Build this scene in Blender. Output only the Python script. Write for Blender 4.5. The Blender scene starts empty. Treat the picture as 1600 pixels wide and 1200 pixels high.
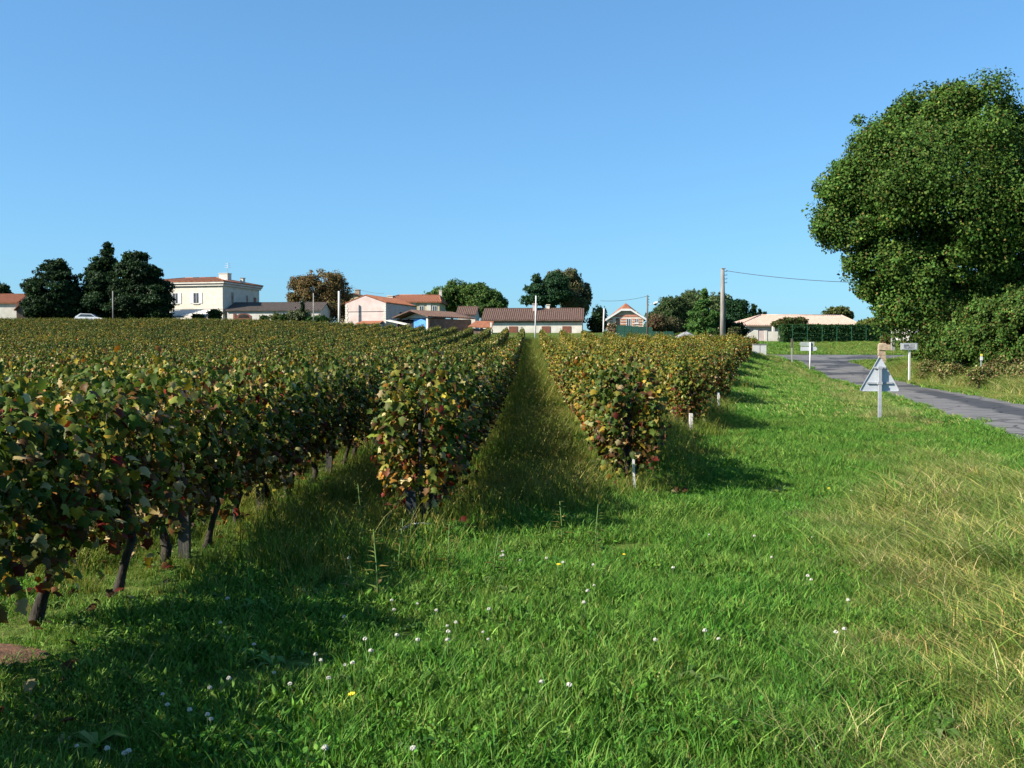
import bpy, math, random
import numpy as np
from mathutils import Vector, Matrix

R = random.Random(7)
G = np.random.default_rng(11)
sc = bpy.context.scene
col = sc.collection
rad = math.radians

# ------------------------------------------------------------------ camera, sky, sun, exposure
F = 1570.0                       # focal length in pixels of a 1600 px wide frame
EYE = 1.65
PITCH = math.atan(44 / F)
cam_d = bpy.data.cameras.new('camera')
cam = bpy.data.objects.new('camera', cam_d)
col.objects.link(cam)
cam.location = (0, 0, EYE)
cam.rotation_euler = (rad(90) - PITCH, 0, 0)
cam_d.sensor_width = 36
cam_d.lens = F / 1600 * 36
cam_d.clip_start = 0.05
cam_d.clip_end = 6000
sc.camera = cam

SUN_EL = 34.0
SUN_DIR = Vector((-0.92, -0.39, 0)).normalized()      # horizontal direction towards the sun
SUN_AZ = math.atan2(SUN_DIR.x, SUN_DIR.y)             # clockwise from +Y
world = bpy.data.worlds.new('World')
sc.world = world
world.use_nodes = True
wn = world.node_tree
wn.nodes.clear()
sky = wn.nodes.new('ShaderNodeTexSky')
sky.sky_type = 'NISHITA'
sky.sun_disc = False
sky.sun_elevation = rad(SUN_EL)
sky.sun_rotation = SUN_AZ
sky.altitude = 0
sky.air_density = 1.0
sky.dust_density = 0.7
sky.ozone_density = 2.4
bg = wn.nodes.new('ShaderNodeBackground')
bg.inputs['Strength'].default_value = 0.073
wo = wn.nodes.new('ShaderNodeOutputWorld')
gam = wn.nodes.new('ShaderNodeGamma')          # the flatter, bluer rendering of the sky by the camera that took the photograph
gam.inputs[1].default_value = 0.70
wn.links.new(sky.outputs[0], gam.inputs[0])
mul = wn.nodes.new('ShaderNodeMix'); mul.data_type = 'RGBA'; mul.blend_type = 'MULTIPLY'
mul.inputs[0].default_value = 1.0
mul.inputs[7].default_value = (0.70, 1.24, 1.70, 1)
wn.links.new(gam.outputs[0], mul.inputs[6])
wn.links.new(mul.outputs[2], bg.inputs['Color'])
wn.links.new(bg.outputs[0], wo.inputs['Surface'])

sun_d = bpy.data.lights.new('sun', 'SUN')
sun_d.energy = 5.0
sun_d.angle = rad(0.53)
sun_d.color = (1.0, 0.93, 0.82)
sun = bpy.data.objects.new('sun', sun_d)
col.objects.link(sun)
to_sun = Vector((SUN_DIR.x * math.cos(rad(SUN_EL)), SUN_DIR.y * math.cos(rad(SUN_EL)), math.sin(rad(SUN_EL))))
sun.rotation_euler = to_sun.to_track_quat('Z', 'Y').to_euler()
sun.location = (-60, -30, 60)

vs = sc.view_settings
vs.view_transform = 'Standard'
vs.look = 'None'
vs.exposure = 1.3
vs.gamma = 1.0
vs.use_curve_mapping = False
sc.cycles.max_bounces = 6
sc.cycles.diffuse_bounces = 2
sc.cycles.transparent_max_bounces = 6

# ------------------------------------------------------------------ pixel -> world, terrain
CP, SP = math.cos(PITCH), math.sin(PITCH)

def at(px, py, Y):
    u, v = (px - 800) / F, (600 - py) / F
    d = Vector((u, CP + v * SP, -SP + v * CP))
    t = Y / d.y
    return Vector((d.x * t, Y, EYE + d.z * t))

_ty = np.linspace(-40, 260, 1201)
_tz = np.interp(_ty, [-40, 0, 20, 40, 57, 66, 75, 90, 100, 112, 125, 150, 170, 200, 260],
                [-.08, -.1, -.15, -.18, -.2, .09, .72, 1.62, 2.2, 3.1, 3.4, 4.2, 4.7, 5.0, 5.2])
_k = np.exp(-0.5 * (np.arange(-24, 25) / 8.0) ** 2)
_k /= _k.sum()
_tzs = np.convolve(np.pad(_tz, 24, mode='edge'), _k, mode='valid')
LY = [-60, -5, 20, 40, 50, 58, 66, 75, 82, 120, 400]
LX = [-10.9, 3.77, 10.4, 15.7, 18.3, 20.06, 21.0, 22.2, 22.9, 27.0, 60]
RY = [-60, -5, 20, 40, 50, 58, 66, 75, 82, 120, 400]
RX = [-6.7, 7.9, 14.5, 19.8, 22.3, 23.9, 25.0, 26.5, 27.9, 34.0, 80]

def XL(y): return np.interp(y, LY, LX)
def XR(y): return np.interp(y, RY, RX)
def XF(y): return np.interp(y, [-20, 9, 12, 21, 30, 88, 130], [-1.5, -1.0, 1.4, 3.7, 5.9, 19.4, 28])
def sstep(t):
    t = np.clip(t, 0, 1)
    return t * t * (3 - 2 * t)

def T(x, y):
    x = np.asarray(x, float)
    y = np.asarray(y, float)
    yb = np.minimum(y, 140.0)
    base = 0.00159 * np.maximum(0, yb - 15) ** 1.654
    e = np.maximum(0, y - 140.0)
    base = base + 0.061 * 32 * (1 - np.exp(-e / 32))
    base = base * (1 + np.minimum(0.0022 * np.maximum(0, -x), 0.12))
    zr = np.interp(y, _ty, _tzs)
    xf, xl, xr = XF(y), XL(y), XR(y)
    t = sstep((x - xf) / np.maximum(1.5, xl - 0.6 - xf))
    z = base * (1 - t) + zr * t
    near = np.clip(1 - np.maximum(0, y - 75) / 12, 0, 1)
    bank = 0.75 * sstep((x - xr - 0.8) / 4.5) * near + 0.9 * sstep((x - xr - 5) / 8) * near
    ditch = -0.10 * np.exp(-((x - xl + 0.9) / 0.6) ** 2) * near * np.clip((y - 14) / 10, 0, 1)
    bump = 0.025 * np.sin(x * 1.7 + 0.6 * np.sin(y * .9)) * np.sin(y * 1.3 + .7 * np.sin(x * 1.1))
    bump = bump * np.clip(np.minimum(1, (np.abs(x - (xl + xr) / 2) - (xr - xl) / 2) / 1.0), 0, 1)
    hump = .32 * np.exp(-(((x - 18.3) / 5.0) ** 4)) * np.exp(-((y - 82.5) / 4.0) ** 2)
    return z + bank + ditch + bump + hump

def gz(x, y): return float(T(x, y))

# ------------------------------------------------------------------ helpers
def tag(o, label=None, cat=None, group=None, kind=None):
    if label: o['label'] = label
    if cat: o['category'] = cat
    if group: o['group'] = group
    if kind: o['kind'] = kind
    return o

def empty(name, loc=(0, 0, 0), rz=0.0):
    o = bpy.data.objects.new(name, None)
    o.empty_display_size = 0.2
    o.location = loc
    o.rotation_euler = (0, 0, rz)
    col.objects.link(o)
    return o

def link_mesh(name, me, parent=None, loc=None):
    o = bpy.data.objects.new(name, me)
    col.objects.link(o)
    if parent is not None: o.parent = parent
    if loc is not None: o.location = loc
    return o

def array_mesh(name, verts, faces, mat, tint=None, smooth=False):
    """verts (V,3), faces (F,n) -> mesh, with an optional colour per face"""
    verts = np.ascontiguousarray(verts, np.float32)
    faces = np.ascontiguousarray(faces, np.int32)
    me = bpy.data.meshes.new(name)
    nF, n = faces.shape
    me.vertices.add(len(verts))
    me.vertices.foreach_set('co', verts.ravel())
    me.loops.add(nF * n)
    me.loops.foreach_set('vertex_index', faces.ravel())
    me.polygons.add(nF)
    me.polygons.foreach_set('loop_start', np.arange(0, nF * n, n, dtype=np.int32))
    if smooth: me.polygons.foreach_set('use_smooth', np.ones(nF, bool))
    if tint is not None:
        a = me.attributes.new('tint', 'FLOAT_COLOR', 'FACE')
        rgba = np.ones((nF, 4), np.float32)
        rgba[:, :3] = tint
        a.data.foreach_set('color', rgba.ravel())
    me.update(calc_edges=True)
    if mat: me.materials.append(mat)
    return me

class MB:
    def __init__(s): s.v, s.f, s.sm = [], [], []
    def poly(s, pts, smooth=False):
        n = len(s.v); s.v += [tuple(p) for p in pts]; s.f.append(list(range(n, n + len(pts)))); s.sm.append(smooth); return s
    def hexa(s, p, smooth=False):
        """8 points: bottom ring 0-3 counter-clockwise, top ring 4-7"""
        n = len(s.v); s.v += [tuple(q) for q in p]
        for f in ((3, 2, 1, 0), (4, 5, 6, 7), (0, 1, 5, 4), (1, 2, 6, 5), (2, 3, 7, 6), (3, 0, 4, 7)):
            s.f.append([n + i for i in f]); s.sm.append(smooth)
        return s
    def box(s, x0, x1, y0, y1, z0, z1):
        return s.hexa([(x0, y0, z0), (x1, y0, z0), (x1, y1, z0), (x0, y1, z0), (x0, y0, z1), (x1, y0, z1), (x1, y1, z1), (x0, y1, z1)])
    def slab(s, a, b, c, d, th):
        a, b, c, d = map(Vector, (a, b, c, d)); k = Vector((0, 0, th))
        return s.hexa([a - k, b - k, c - k, d - k, a, b, c, d])
    def prism(s, xz, y0, y1):
        """polygon in the x-z plane extruded along y"""
        n = len(s.v); m = len(xz)
        s.v += [(x, y0, z) for x, z in xz] + [(x, y1, z) for x, z in xz]
        s.f.append([n + i for i in range(m)]); s.sm.append(False)
        s.f.append([n + m + i for i in reversed(range(m))]); s.sm.append(False)
        for i in range(m):
            j = (i + 1) % m
            s.f.append([n + j, n + i, n + m + i, n + m + j]); s.sm.append(False)
        return s
    def prism_x(s, yz, x0, x1):
        n = len(s.v); s.prism(yz, x0, x1)
        for i in range(n, len(s.v)):
            y, x, z = s.v[i]; s.v[i] = (x, y, z)
        return s
    def tube(s, path, radii, n=8, cap=True, jit=0.0, rnd=None):
        path = [Vector(p) for p in path]
        if not isinstance(radii, (list, tuple)): radii = [radii] * len(path)
        base = len(s.v)
        ref = Vector((0.37, 0.21, 0.9)) if abs((path[-1] - path[0]).normalized().z) < .9 else Vector((1, 0.1, 0))
        for i, p in enumerate(path):
            t = (path[min(i + 1, len(path) - 1)] - path[max(i - 1, 0)]).normalized()
            a = t.cross(ref).normalized(); b = t.cross(a)
            for k in range(n):
                q = 2 * math.pi * k / n
                r = radii[i] * (1 + (rnd.uniform(-jit, jit) if rnd else 0))
                s.v.append(tuple(p + (a * math.cos(q) + b * math.sin(q)) * r))
        for i in range(len(path) - 1):
            for k in range(n):
                k2 = (k + 1) % n
                s.f.append([base + i * n + k, base + i * n + k2, base + (i + 1) * n + k2, base + (i + 1) * n + k]); s.sm.append(True)
        if cap:
            s.f.append([base + k for k in reversed(range(n))]); s.sm.append(False)
            e = base + (len(path) - 1) * n
            s.f.append([e + k for k in range(n)]); s.sm.append(False)
        return s
    def mesh(s, name, mat):
        me = bpy.data.meshes.new(name)
        me.from_pydata(s.v, [], s.f)
        me.polygons.foreach_set('use_smooth', s.sm)
        me.update()
        if mat: me.materials.append(mat)
        return me
    def build(s, name, mat, parent=None, loc=None):
        return link_mesh(name, s.mesh(name, mat), parent, loc)

# ------------------------------------------------------------------ materials
def new_mat(name):
    m = bpy.data.materials.new(name); m.use_nodes = True
    nt = m.node_tree; nt.nodes.clear()
    out = nt.nodes.new('ShaderNodeOutputMaterial')
    return m, nt, out

def noise(nt, scale, detail=4, rough=.55, coord='Object', stretch=None, dist=0.0):
    if coord == 'World':
        c = nt.nodes.new('ShaderNodeNewGeometry').outputs['Position']
    else:
        c = nt.nodes.new('ShaderNodeTexCoord').outputs[coord]
    if stretch:
        mp = nt.nodes.new('ShaderNodeMapping'); mp.inputs['Scale'].default_value = stretch
        nt.links.new(c, mp.inputs['Vector']); c = mp.outputs[0]
    n = nt.nodes.new('ShaderNodeTexNoise')
    n.inputs['Scale'].default_value = scale; n.inputs['Detail'].default_value = detail
    n.inputs['Roughness'].default_value = rough; n.inputs['Distortion'].default_value = dist
    nt.links.new(c, n.inputs['Vector'])
    return n

def ramp(nt, src, stops):
    r = nt.nodes.new('ShaderNodeValToRGB')
    el = r.color_ramp.elements
    while len(el) > 1: el.remove(el[-1])
    el[0].position = stops[0][0]; el[0].color = (*stops[0][1], 1)
    for p, c in stops[1:]:
        e = el.new(p); e.color = (*c, 1)
    nt.links.new(src, r.inputs['Fac'])
    return r

def mixc(nt, fac, a, b, mode='MIX'):
    m = nt.nodes.new('ShaderNodeMix'); m.data_type = 'RGBA'; m.blend_type = mode
    for sock, val in ((m.inputs[0], fac), (m.inputs[6], a), (m.inputs[7], b)):
        if isinstance(val, (int, float)): sock.default_value = val
        elif isinstance(val, tuple): sock.default_value = (*val, 1)
        else: nt.links.new(val, sock)
    return m.outputs[2]

def surface(name, c1, c2, scale=3.0, rough=.85, bump=.25, bscale=20.0, stretch=None, metal=0.0, spec=.3, detail=5, lo=.35, hi=.65):
    m, nt, out = new_mat(name)
    p = nt.nodes.new('ShaderNodeBsdfPrincipled')
    p.inputs['Roughness'].default_value = rough; p.inputs['Metallic'].default_value = metal
    p.inputs['Specular IOR Level'].default_value = spec
    n = noise(nt, scale, detail, stretch=stretch)
    r = ramp(nt, n.outputs['Fac'], [(lo, c1), (hi, c2)])
    nt.links.new(r.outputs[0], p.inputs['Base Color'])
    if bump:
        b = nt.nodes.new('ShaderNodeBump'); b.inputs['Strength'].default_value = bump; b.inputs['Distance'].default_value = .02
        n2 = noise(nt, bscale, 4, stretch=stretch)
        nt.links.new(n2.outputs['Fac'], b.inputs['Height']); nt.links.new(b.outputs[0], p.inputs['Normal'])
    nt.links.new(p.outputs[0], out.inputs['Surface'])
    return m

def leaf_mat(name, gain=.74, trans=.35, rough=.5, spec=.35, wscale=None, wa=(1, 1, 1), wb=(1, 1, 1), tcol=(1.15, 1.1, .5)):
    """leaf colour from the mesh attribute, thin and translucent"""
    m, nt, out = new_mat(name)
    at_ = nt.nodes.new('ShaderNodeAttribute'); at_.attribute_name = 'tint'
    c = mixc(nt, 1.0, at_.outputs['Color'], (gain, gain, gain), 'MULTIPLY')
    if wscale:
        n = noise(nt, wscale, 3, coord='World')
        r = ramp(nt, n.outputs['Fac'], [(.36, wa), (.64, wb)])
        c = mixc(nt, 1.0, c, r.outputs[0], 'MULTIPLY')
        n = noise(nt, wscale * 9, 4, coord='World')
        r = ramp(nt, n.outputs['Fac'], [(.34, (.62, .72, .66)), (.66, (1.30, 1.20, 1.25))])
        c = mixc(nt, 1.0, c, r.outputs[0], 'MULTIPLY')
    p = nt.nodes.new('ShaderNodeBsdfPrincipled')
    p.inputs['Roughness'].default_value = rough; p.inputs['Specular IOR Level'].default_value = spec
    nt.links.new(c, p.inputs['Base Color'])
    t = nt.nodes.new('ShaderNodeBsdfTranslucent')
    nt.links.new(mixc(nt, 1.0, c, tcol, 'MULTIPLY'), t.inputs['Color'])
    mx = nt.nodes.new('ShaderNodeMixShader'); mx.inputs[0].default_value = trans
    nt.links.new(p.outputs[0], mx.inputs[1]); nt.links.new(t.outputs[0], mx.inputs[2])
    nt.links.new(mx.outputs[0], out.inputs['Surface'])
    return m

M = {}
M['vine_leaf'] = leaf_mat('vine_leaf', .84, .24, .5, .10, 0.16, (.70, .78, .75), (1.30, 1.18, 1.0))
M['tree_leaf'] = leaf_mat('tree_leaf', 1.05, .26, .55, .08)
M['grass'] = leaf_mat('grass_blade', 1.32, .27, .55, .12, 0.55, (.86, .96, .72), (1.38, 1.08, 1.05))
M['bark'] = surface('bark', (.010, .008, .006), (.046, .037, .028), 22, .95, .9, 30, (1, 1, .3))
M['stake_wood'] = surface('stake_wood', (.022, .021, .019), (.06, .056, .05), 10, .9, .5, 40, (1, 1, .12))
M['stake_pale'] = surface('stake_pale', (.5, .48, .44), (.72, .7, .66), 10, .8, .3, 40, (1, 1, .2))
M['white_paint'] = surface('white_paint', (.50, .50, .485), (.60, .60, .585), 5, .5, .08, 30)
M['stone_wall'] = surface('stone_wall', (.50, .46, .37), (.60, .56, .47), 1.2, .9, .25, 8)
M['white_wall'] = surface('white_wall', (.44, .41, .35), (.55, .52, .46), 1.0, .9, .15, 10)
M['cream_wall'] = surface('cream_wall', (.34, .28, .17), (.44, .38, .26), 1.0, .9, .2, 10)
M['pink_wall'] = surface('pink_wall', (.40, .31, .285), (.49, .40, .37), .9, .9, .2, 9)
M['roof_orange'] = surface('roof_orange', (.17, .058, .028), (.29, .115, .058), 2.2, .85, .7, 9, (1, 3, 1))
M['roof_brown'] = surface('roof_brown', (.06, .035, .027), (.13, .078, .058), 2.6, .88, .7, 9, (1, 3, 1))
M['roof_dark'] = surface('roof_dark', (.055, .044, .039), (.11, .086, .07), 2.0, .88, .6, 9, (1, 3, 1))
M['roof_pink'] = surface('roof_pink', (.31, .205, .155), (.44, .325, .26), 2.4, .85, .7, 9, (1, 3, 1))
M['brick'] = surface('brick_red', (.34, .14, .085), (.43, .20, .13), 3, .85, .4, 14)
M['barn_wall'] = surface('barn_wall', (.10, .063, .053), (.17, .11, .09), 1.5, .9, .3, 10)
M['shutter_brown'] = surface('shutter_brown', (.12, .045, .028), (.18, .07, .04), 4, .6, .2, 20)
M['pane'] = surface('window_pane', (.03, .04, .05), (.07, .08, .10), 1, .12, 0, 1, spec=.6)
M['dark_inside'] = surface('dark_inside', (.012, .011, .010), (.03, .028, .025), 2, .9, .1, 5)
M['blue_sheet'] = surface('blue_sheet', (.045, .19, .48), (.075, .25, .58), 1.5, .55, .2, 6)
M['concrete'] = surface('concrete', (.19, .18, .165), (.31, .30, .275), 3, .9, .3, 25, (1, 1, .3))
M['weathered_pole'] = surface('weathered_pole', (.12, .11, .10), (.24, .225, .20), 4, .9, .4, 20, (1, 1, .15))
M['dark_pole'] = surface('dark_pole', (.06, .052, .045), (.13, .115, .10), 4, .9, .4, 20, (1, 1, .15))
M['galv'] = surface('galvanised_steel', (.30, .31, .33), (.40, .41, .43), 7, .55, .08, 60, metal=.35, spec=.5)
M['sign_grey'] = surface('sign_back', (.38, .40, .425), (.43, .455, .48), 3, .5, .04, 40, metal=.15, spec=.5)
M['metal_dark'] = surface('metal_dark', (.03, .03, .03), (.06, .06, .06), 5, .5, .1, 30, metal=.4)
M['wire'] = surface('wire', (.02, .02, .02), (.04, .04, .04), 5, .6, 0)
M['green_mesh'] = surface('green_mesh', (.012, .05, .036), (.022, .075, .052), 4, .6, .2, 30)
M['green_post'] = surface('green_post', (.02, .09, .05), (.03, .12, .07), 4, .5, .1, 30)
M['pillar_stone'] = surface('pillar_stone', (.20, .15, .105), (.36, .285, .21), 6, .95, .7, 18)
M['awning'] = surface('awning_cloth', (.46, .43, .37), (.56, .53, .48), 1.5, .8, .1, 8, (8, 1, 1))
M['gravel'] = surface('gravel', (.15, .15, .165), (.29, .29, .305), 6, .95, .8, 20)
M['sand'] = surface('sand', (.27, .185, .105), (.37, .27, .17), 5, .95, .6, 18)
M['terracotta'] = surface('terracotta', (.34, .15, .08), (.46, .22, .13), 4, .85, .3, 20)
M['car_white'] = surface('car_paint', (.78, .78, .78), (.82, .82, .82), 2, .25, 0, spec=.6)
M['rubber'] = surface('rubber', (.02, .02, .02), (.035, .035, .035), 8, .8, .2, 40)
M['letter'] = surface('sign_letter', (.03, .03, .05), (.05, .05, .07), 5, .6, 0)
M['yellow'] = surface('yellow_plate', (.62, .50, .06), (.72, .6, .1), 5, .5, .05)
M['petal'] = surface('petal', (.36, .35, .29), (.52, .50, .42), 60, .8, .2, 90)
M['petal_yellow'] = surface('petal_yellow', (.75, .52, .02), (.85, .62, .04), 60, .7, .1)
M['stem_green'] = surface('stem_green', (.06, .12, .02), (.10, .17, .04), 20, .7, 0)

# ground: soil and thin turf, patches of green, olive and straw
m, nt, out = new_mat('ground_turf')
p = nt.nodes.new('ShaderNodeBsdfPrincipled'); p.inputs['Roughness'].default_value = 1; p.inputs['Specular IOR Level'].default_value = .1
n1 = noise(nt, .35, 6, .6, 'World'); n2 = noise(nt, 9, 5, .7, 'World'); n3 = noise(nt, .09, 3, .5, 'World')
c1 = ramp(nt, n1.outputs['Fac'], [(.3, (.04, .085, .014)), (.52, (.07, .11, .022)), (.72, (.14, .13, .05))])
c2 = ramp(nt, n2.outputs['Fac'], [(.3, (.45, .45, .4)), (.7, (1.35, 1.3, 1.2))])
c3 = ramp(nt, n3.outputs['Fac'], [(.35, (.85, .95, .8)), (.65, (1.2, 1.08, 1.0))])
nt.links.new(mixc(nt, 1, mixc(nt, 1, c1.outputs[0], c2.outputs[0], 'MULTIPLY'), c3.outputs[0], 'MULTIPLY'), p.inputs['Base Color'])
b = nt.nodes.new('ShaderNodeBump'); b.inputs['Strength'].default_value = .8; b.inputs['Distance'].default_value = .06
nt.links.new(n2.outputs['Fac'], b.inputs['Height']); nt.links.new(b.outputs[0], p.inputs['Normal'])
nt.links.new(p.outputs[0], out.inputs['Surface'])
M['ground'] = m

# road: worn asphalt; uv x runs across (0..1), y along in metres
m, nt, out = new_mat('asphalt_worn')
p = nt.nodes.new('ShaderNodeBsdfPrincipled'); p.inputs['Roughness'].default_value = .9; p.inputs['Specular IOR Level'].default_value = .25
uvn = nt.nodes.new('ShaderNodeUVMap'); uvn.uv_map = 'road'
sep = nt.nodes.new('ShaderNodeSeparateXYZ'); nt.links.new(uvn.outputs[0], sep.inputs[0])
na = noise(nt, .9, 5, .6, 'World'); nb = noise(nt, 60, 3, .6, 'World')
ca = ramp(nt, na.outputs['Fac'], [(.3, (.10, .097, .096)), (.7, (.155, .148, .144))])
cb = ramp(nt, nb.outputs['Fac'], [(.3, (.75, .75, .75)), (.7, (1.2, 1.2, 1.2))])
base = mixc(nt, 1, ca.outputs[0], cb.outputs[0], 'MULTIPLY')
ng = nt.nodes.new('ShaderNodeTexNoise'); ng.inputs['Scale'].default_value = .5; ng.inputs['Detail'].default_value = 4
nt.links.new(uvn.outputs[0], ng.inputs['Vector'])
ad = nt.nodes.new('ShaderNodeMath'); ad.operation = 'MULTIPLY_ADD'; ad.inputs[1].default_value = .35
nt.links.new(ng.outputs['Fac'], ad.inputs[0]); nt.links.new(sep.outputs['X'], ad.inputs[2])
strip = ramp(nt, ad.outputs[0], [(.60, (0, 0, 0)), (.66, (1, 1, 1)), (.93, (1, 1, 1)), (1.0, (0, 0, 0))])
along = nt.nodes.new('ShaderNodeMapRange'); along.inputs[1].default_value = 50; along.inputs[2].default_value = 58; along.inputs[3].default_value = 1; along.inputs[4].default_value = 0
nt.links.new(sep.outputs['Y'], along.inputs[0])
np_ = noise(nt, .28, 3, .5, 'World', (1, 1.6, 1))
pat = ramp(nt, np_.outputs['Fac'], [(.50, (0, 0, 0)), (.56, (1, 1, 1))])
far = nt.nodes.new('ShaderNodeMath'); far.operation = 'SUBTRACT'; far.inputs[0].default_value = 1
nt.links.new(along.outputs[0], far.inputs[1])
m1 = nt.nodes.new('ShaderNodeMath'); m1.operation = 'MULTIPLY'; nt.links.new(strip.outputs[0], m1.inputs[0]); nt.links.new(along.outputs[0], m1.inputs[1])
m2 = nt.nodes.new('ShaderNodeMath'); m2.operation = 'MULTIPLY'; nt.links.new(pat.outputs[0], m2.inputs[0]); nt.links.new(far.outputs[0], m2.inputs[1])
mm = nt.nodes.new('ShaderNodeMath'); mm.operation = 'MAXIMUM'; nt.links.new(m1.outputs[0], mm.inputs[0]); nt.links.new(m2.outputs[0], mm.inputs[1])
ms = nt.nodes.new('ShaderNodeMath'); ms.operation = 'MULTIPLY'; ms.inputs[1].default_value = .92; nt.links.new(mm.outputs[0], ms.inputs[0])
tar = mixc(nt, 1, (.040, .042, .048), cb.outputs[0], 'MULTIPLY')
vo = nt.nodes.new('ShaderNodeTexVoronoi'); vo.feature = 'DISTANCE_TO_EDGE'; vo.inputs['Scale'].default_value = .55
wv = noise(nt, 1.6, 4, .6, 'World')
wm = mixc(nt, .25, nt.nodes.new('ShaderNodeNewGeometry').outputs['Position'], wv.outputs['Color'], 'ADD')
nt.links.new(wm, vo.inputs['Vector'])
ck = ramp(nt, vo.outputs['Distance'], [(0.0, (.35, .35, .35)), (.012, (.45, .45, .45)), (.03, (1, 1, 1))])
nt.links.new(mixc(nt, 1, mixc(nt, ms.outputs[0], base, tar), ck.outputs[0], 'MULTIPLY'), p.inputs['Base Color'])
b = nt.nodes.new('ShaderNodeBump'); b.inputs['Strength'].default_value = .4; b.inputs['Distance'].default_value = .01
nt.links.new(nb.outputs['Fac'], b.inputs['Height']); nt.links.new(b.outputs[0], p.inputs['Normal'])
nt.links.new(p.outputs[0], out.inputs['Surface'])
M['asphalt'] = m

# ------------------------------------------------------------------ ground and roads
def axis(parts):
    a = []
    for x0, x1, st in parts: a += list(np.arange(x0, x1, st))
    return np.array(a + [parts[-1][1]])
gx = axis([(-3000, -600, 300), (-600, -120, 40), (-120, -30, 5), (-30, -6, 1.0), (-6, 12, .4), (12, 46, .6), (46, 140, 5), (140, 600, 40), (600, 3000, 300)])
gy = axis([(-60, -6, 6), (-6, 30, .4), (30, 112, .7), (112, 210, 4), (210, 600, 40), (600, 4200, 300)])
X, Yg = np.meshgrid(gx, gy)
Z = T(X, Yg)
mid = (XL(Yg) + XR(Yg)) / 2
under = (np.abs(X - mid) < (XR(Yg) - XL(Yg)) / 2 - .15) & (Yg < 88)
Z = np.where(under, Z - .05, Z)
nx = len(gx)
idx = np.arange(len(gy) * nx).reshape(len(gy), nx)
faces = np.stack([idx[:-1, :-1], idx[:-1, 1:], idx[1:, 1:], idx[1:, :-1]], -1).reshape(-1, 4)
g = link_mesh('ground', array_mesh('ground', np.stack([X, Yg, Z], -1).reshape(-1, 3), faces, M['ground'], smooth=True))
tag(g, kind='structure')

def road_strip(name, stations, n=8, lift=.02):
    """stations: (left xy, right xy)"""
    vv, uv, L = [], [], 0.0
    prev = None
    for l, r in stations:
        c = ((l[0] + r[0]) / 2, (l[1] + r[1]) / 2)
        if prev: L += math.hypot(c[0] - prev[0], c[1] - prev[1])
        prev = c
        for k in range(n + 1):
            t = k / n
            x, y = l[0] + (r[0] - l[0]) * t, l[1] + (r[1] - l[1]) * t
            vv.append((x, y, gz(x, y) + lift + .035 * (1 - (2 * t - 1) ** 2))); uv.append((t, y))
    ff = []
    for i in range(len(stations) - 1):
        for k in range(n):
            a = i * (n + 1) + k
            ff.append((a, a + 1, a + n + 2, a + n + 1))
    me = array_mesh(name, np.array(vv), np.array(ff), M['asphalt'], smooth=True)
    ul = me.uv_layers.new(name='road')
    li = np.empty(len(me.loops), np.int32); me.loops.foreach_get('vertex_index', li)
    ul.data.foreach_set('uv', np.array(uv, np.float32)[li].ravel())
    o = link_mesh(name, me); tag(o, kind='structure'); return o
st = [((float(XL(y)) + .08 * math.sin(y * 1.3) + .05 * math.sin(y * 3.1), y), (float(XR(y)) + .08 * math.sin(y * 1.7 + 1), y)) for y in np.arange(-6, 82.1, .8)]
st += [((22.6, 84), (28.6, 84)), ((22.0, 85.6), (30.2, 85.4)), ((20.6, 87.1), (33.5, 86.6)), ((18, 88.0), (38, 87.4))]
road_strip('road', st)
def cross_y(x): return 90.0 - .05 * (x - 25)
road_strip('side_road', [((x, cross_y(x) + 2.0), (x, cross_y(x) - 2.2)) for x in np.arange(-2, 90, 1.5)], 5, .024)

_sp = [(math.cos(a) * .55 * (1 + .15 * math.sin(3 * a + 1)), math.sin(a) * .27 * (1 + .2 * math.sin(2 * a))) for a in np.linspace(0, 2 * math.pi, 28, endpoint=False)]
_sv = [(-3.12, 5.35, gz(-3.12, 5.35) + .03)] + [(-3.12 + a * q, 5.35 + b_ * q, gz(-3.12 + a * q, 5.35 + b_ * q) + .03 - .03 * (q - .5)) for q in (.5, 1.0) for a, b_ in _sp]
_sf = [(0, 1 + i, 1 + (i + 1) % 28) for i in range(28)] + [(1 + i, 29 + i, 29 + (i + 1) % 28) for i in range(28)] + [(1 + i, 29 + (i + 1) % 28, 1 + (i + 1) % 28) for i in range(28)]
tag(link_mesh('bare_soil', array_mesh('bare_soil', np.array(_sv), np.array(_sf), surface('bare_soil', (.04, .02, .011), (.12, .06, .032), 14, .95, .9, 30), smooth=True)), kind='structure')

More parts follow.
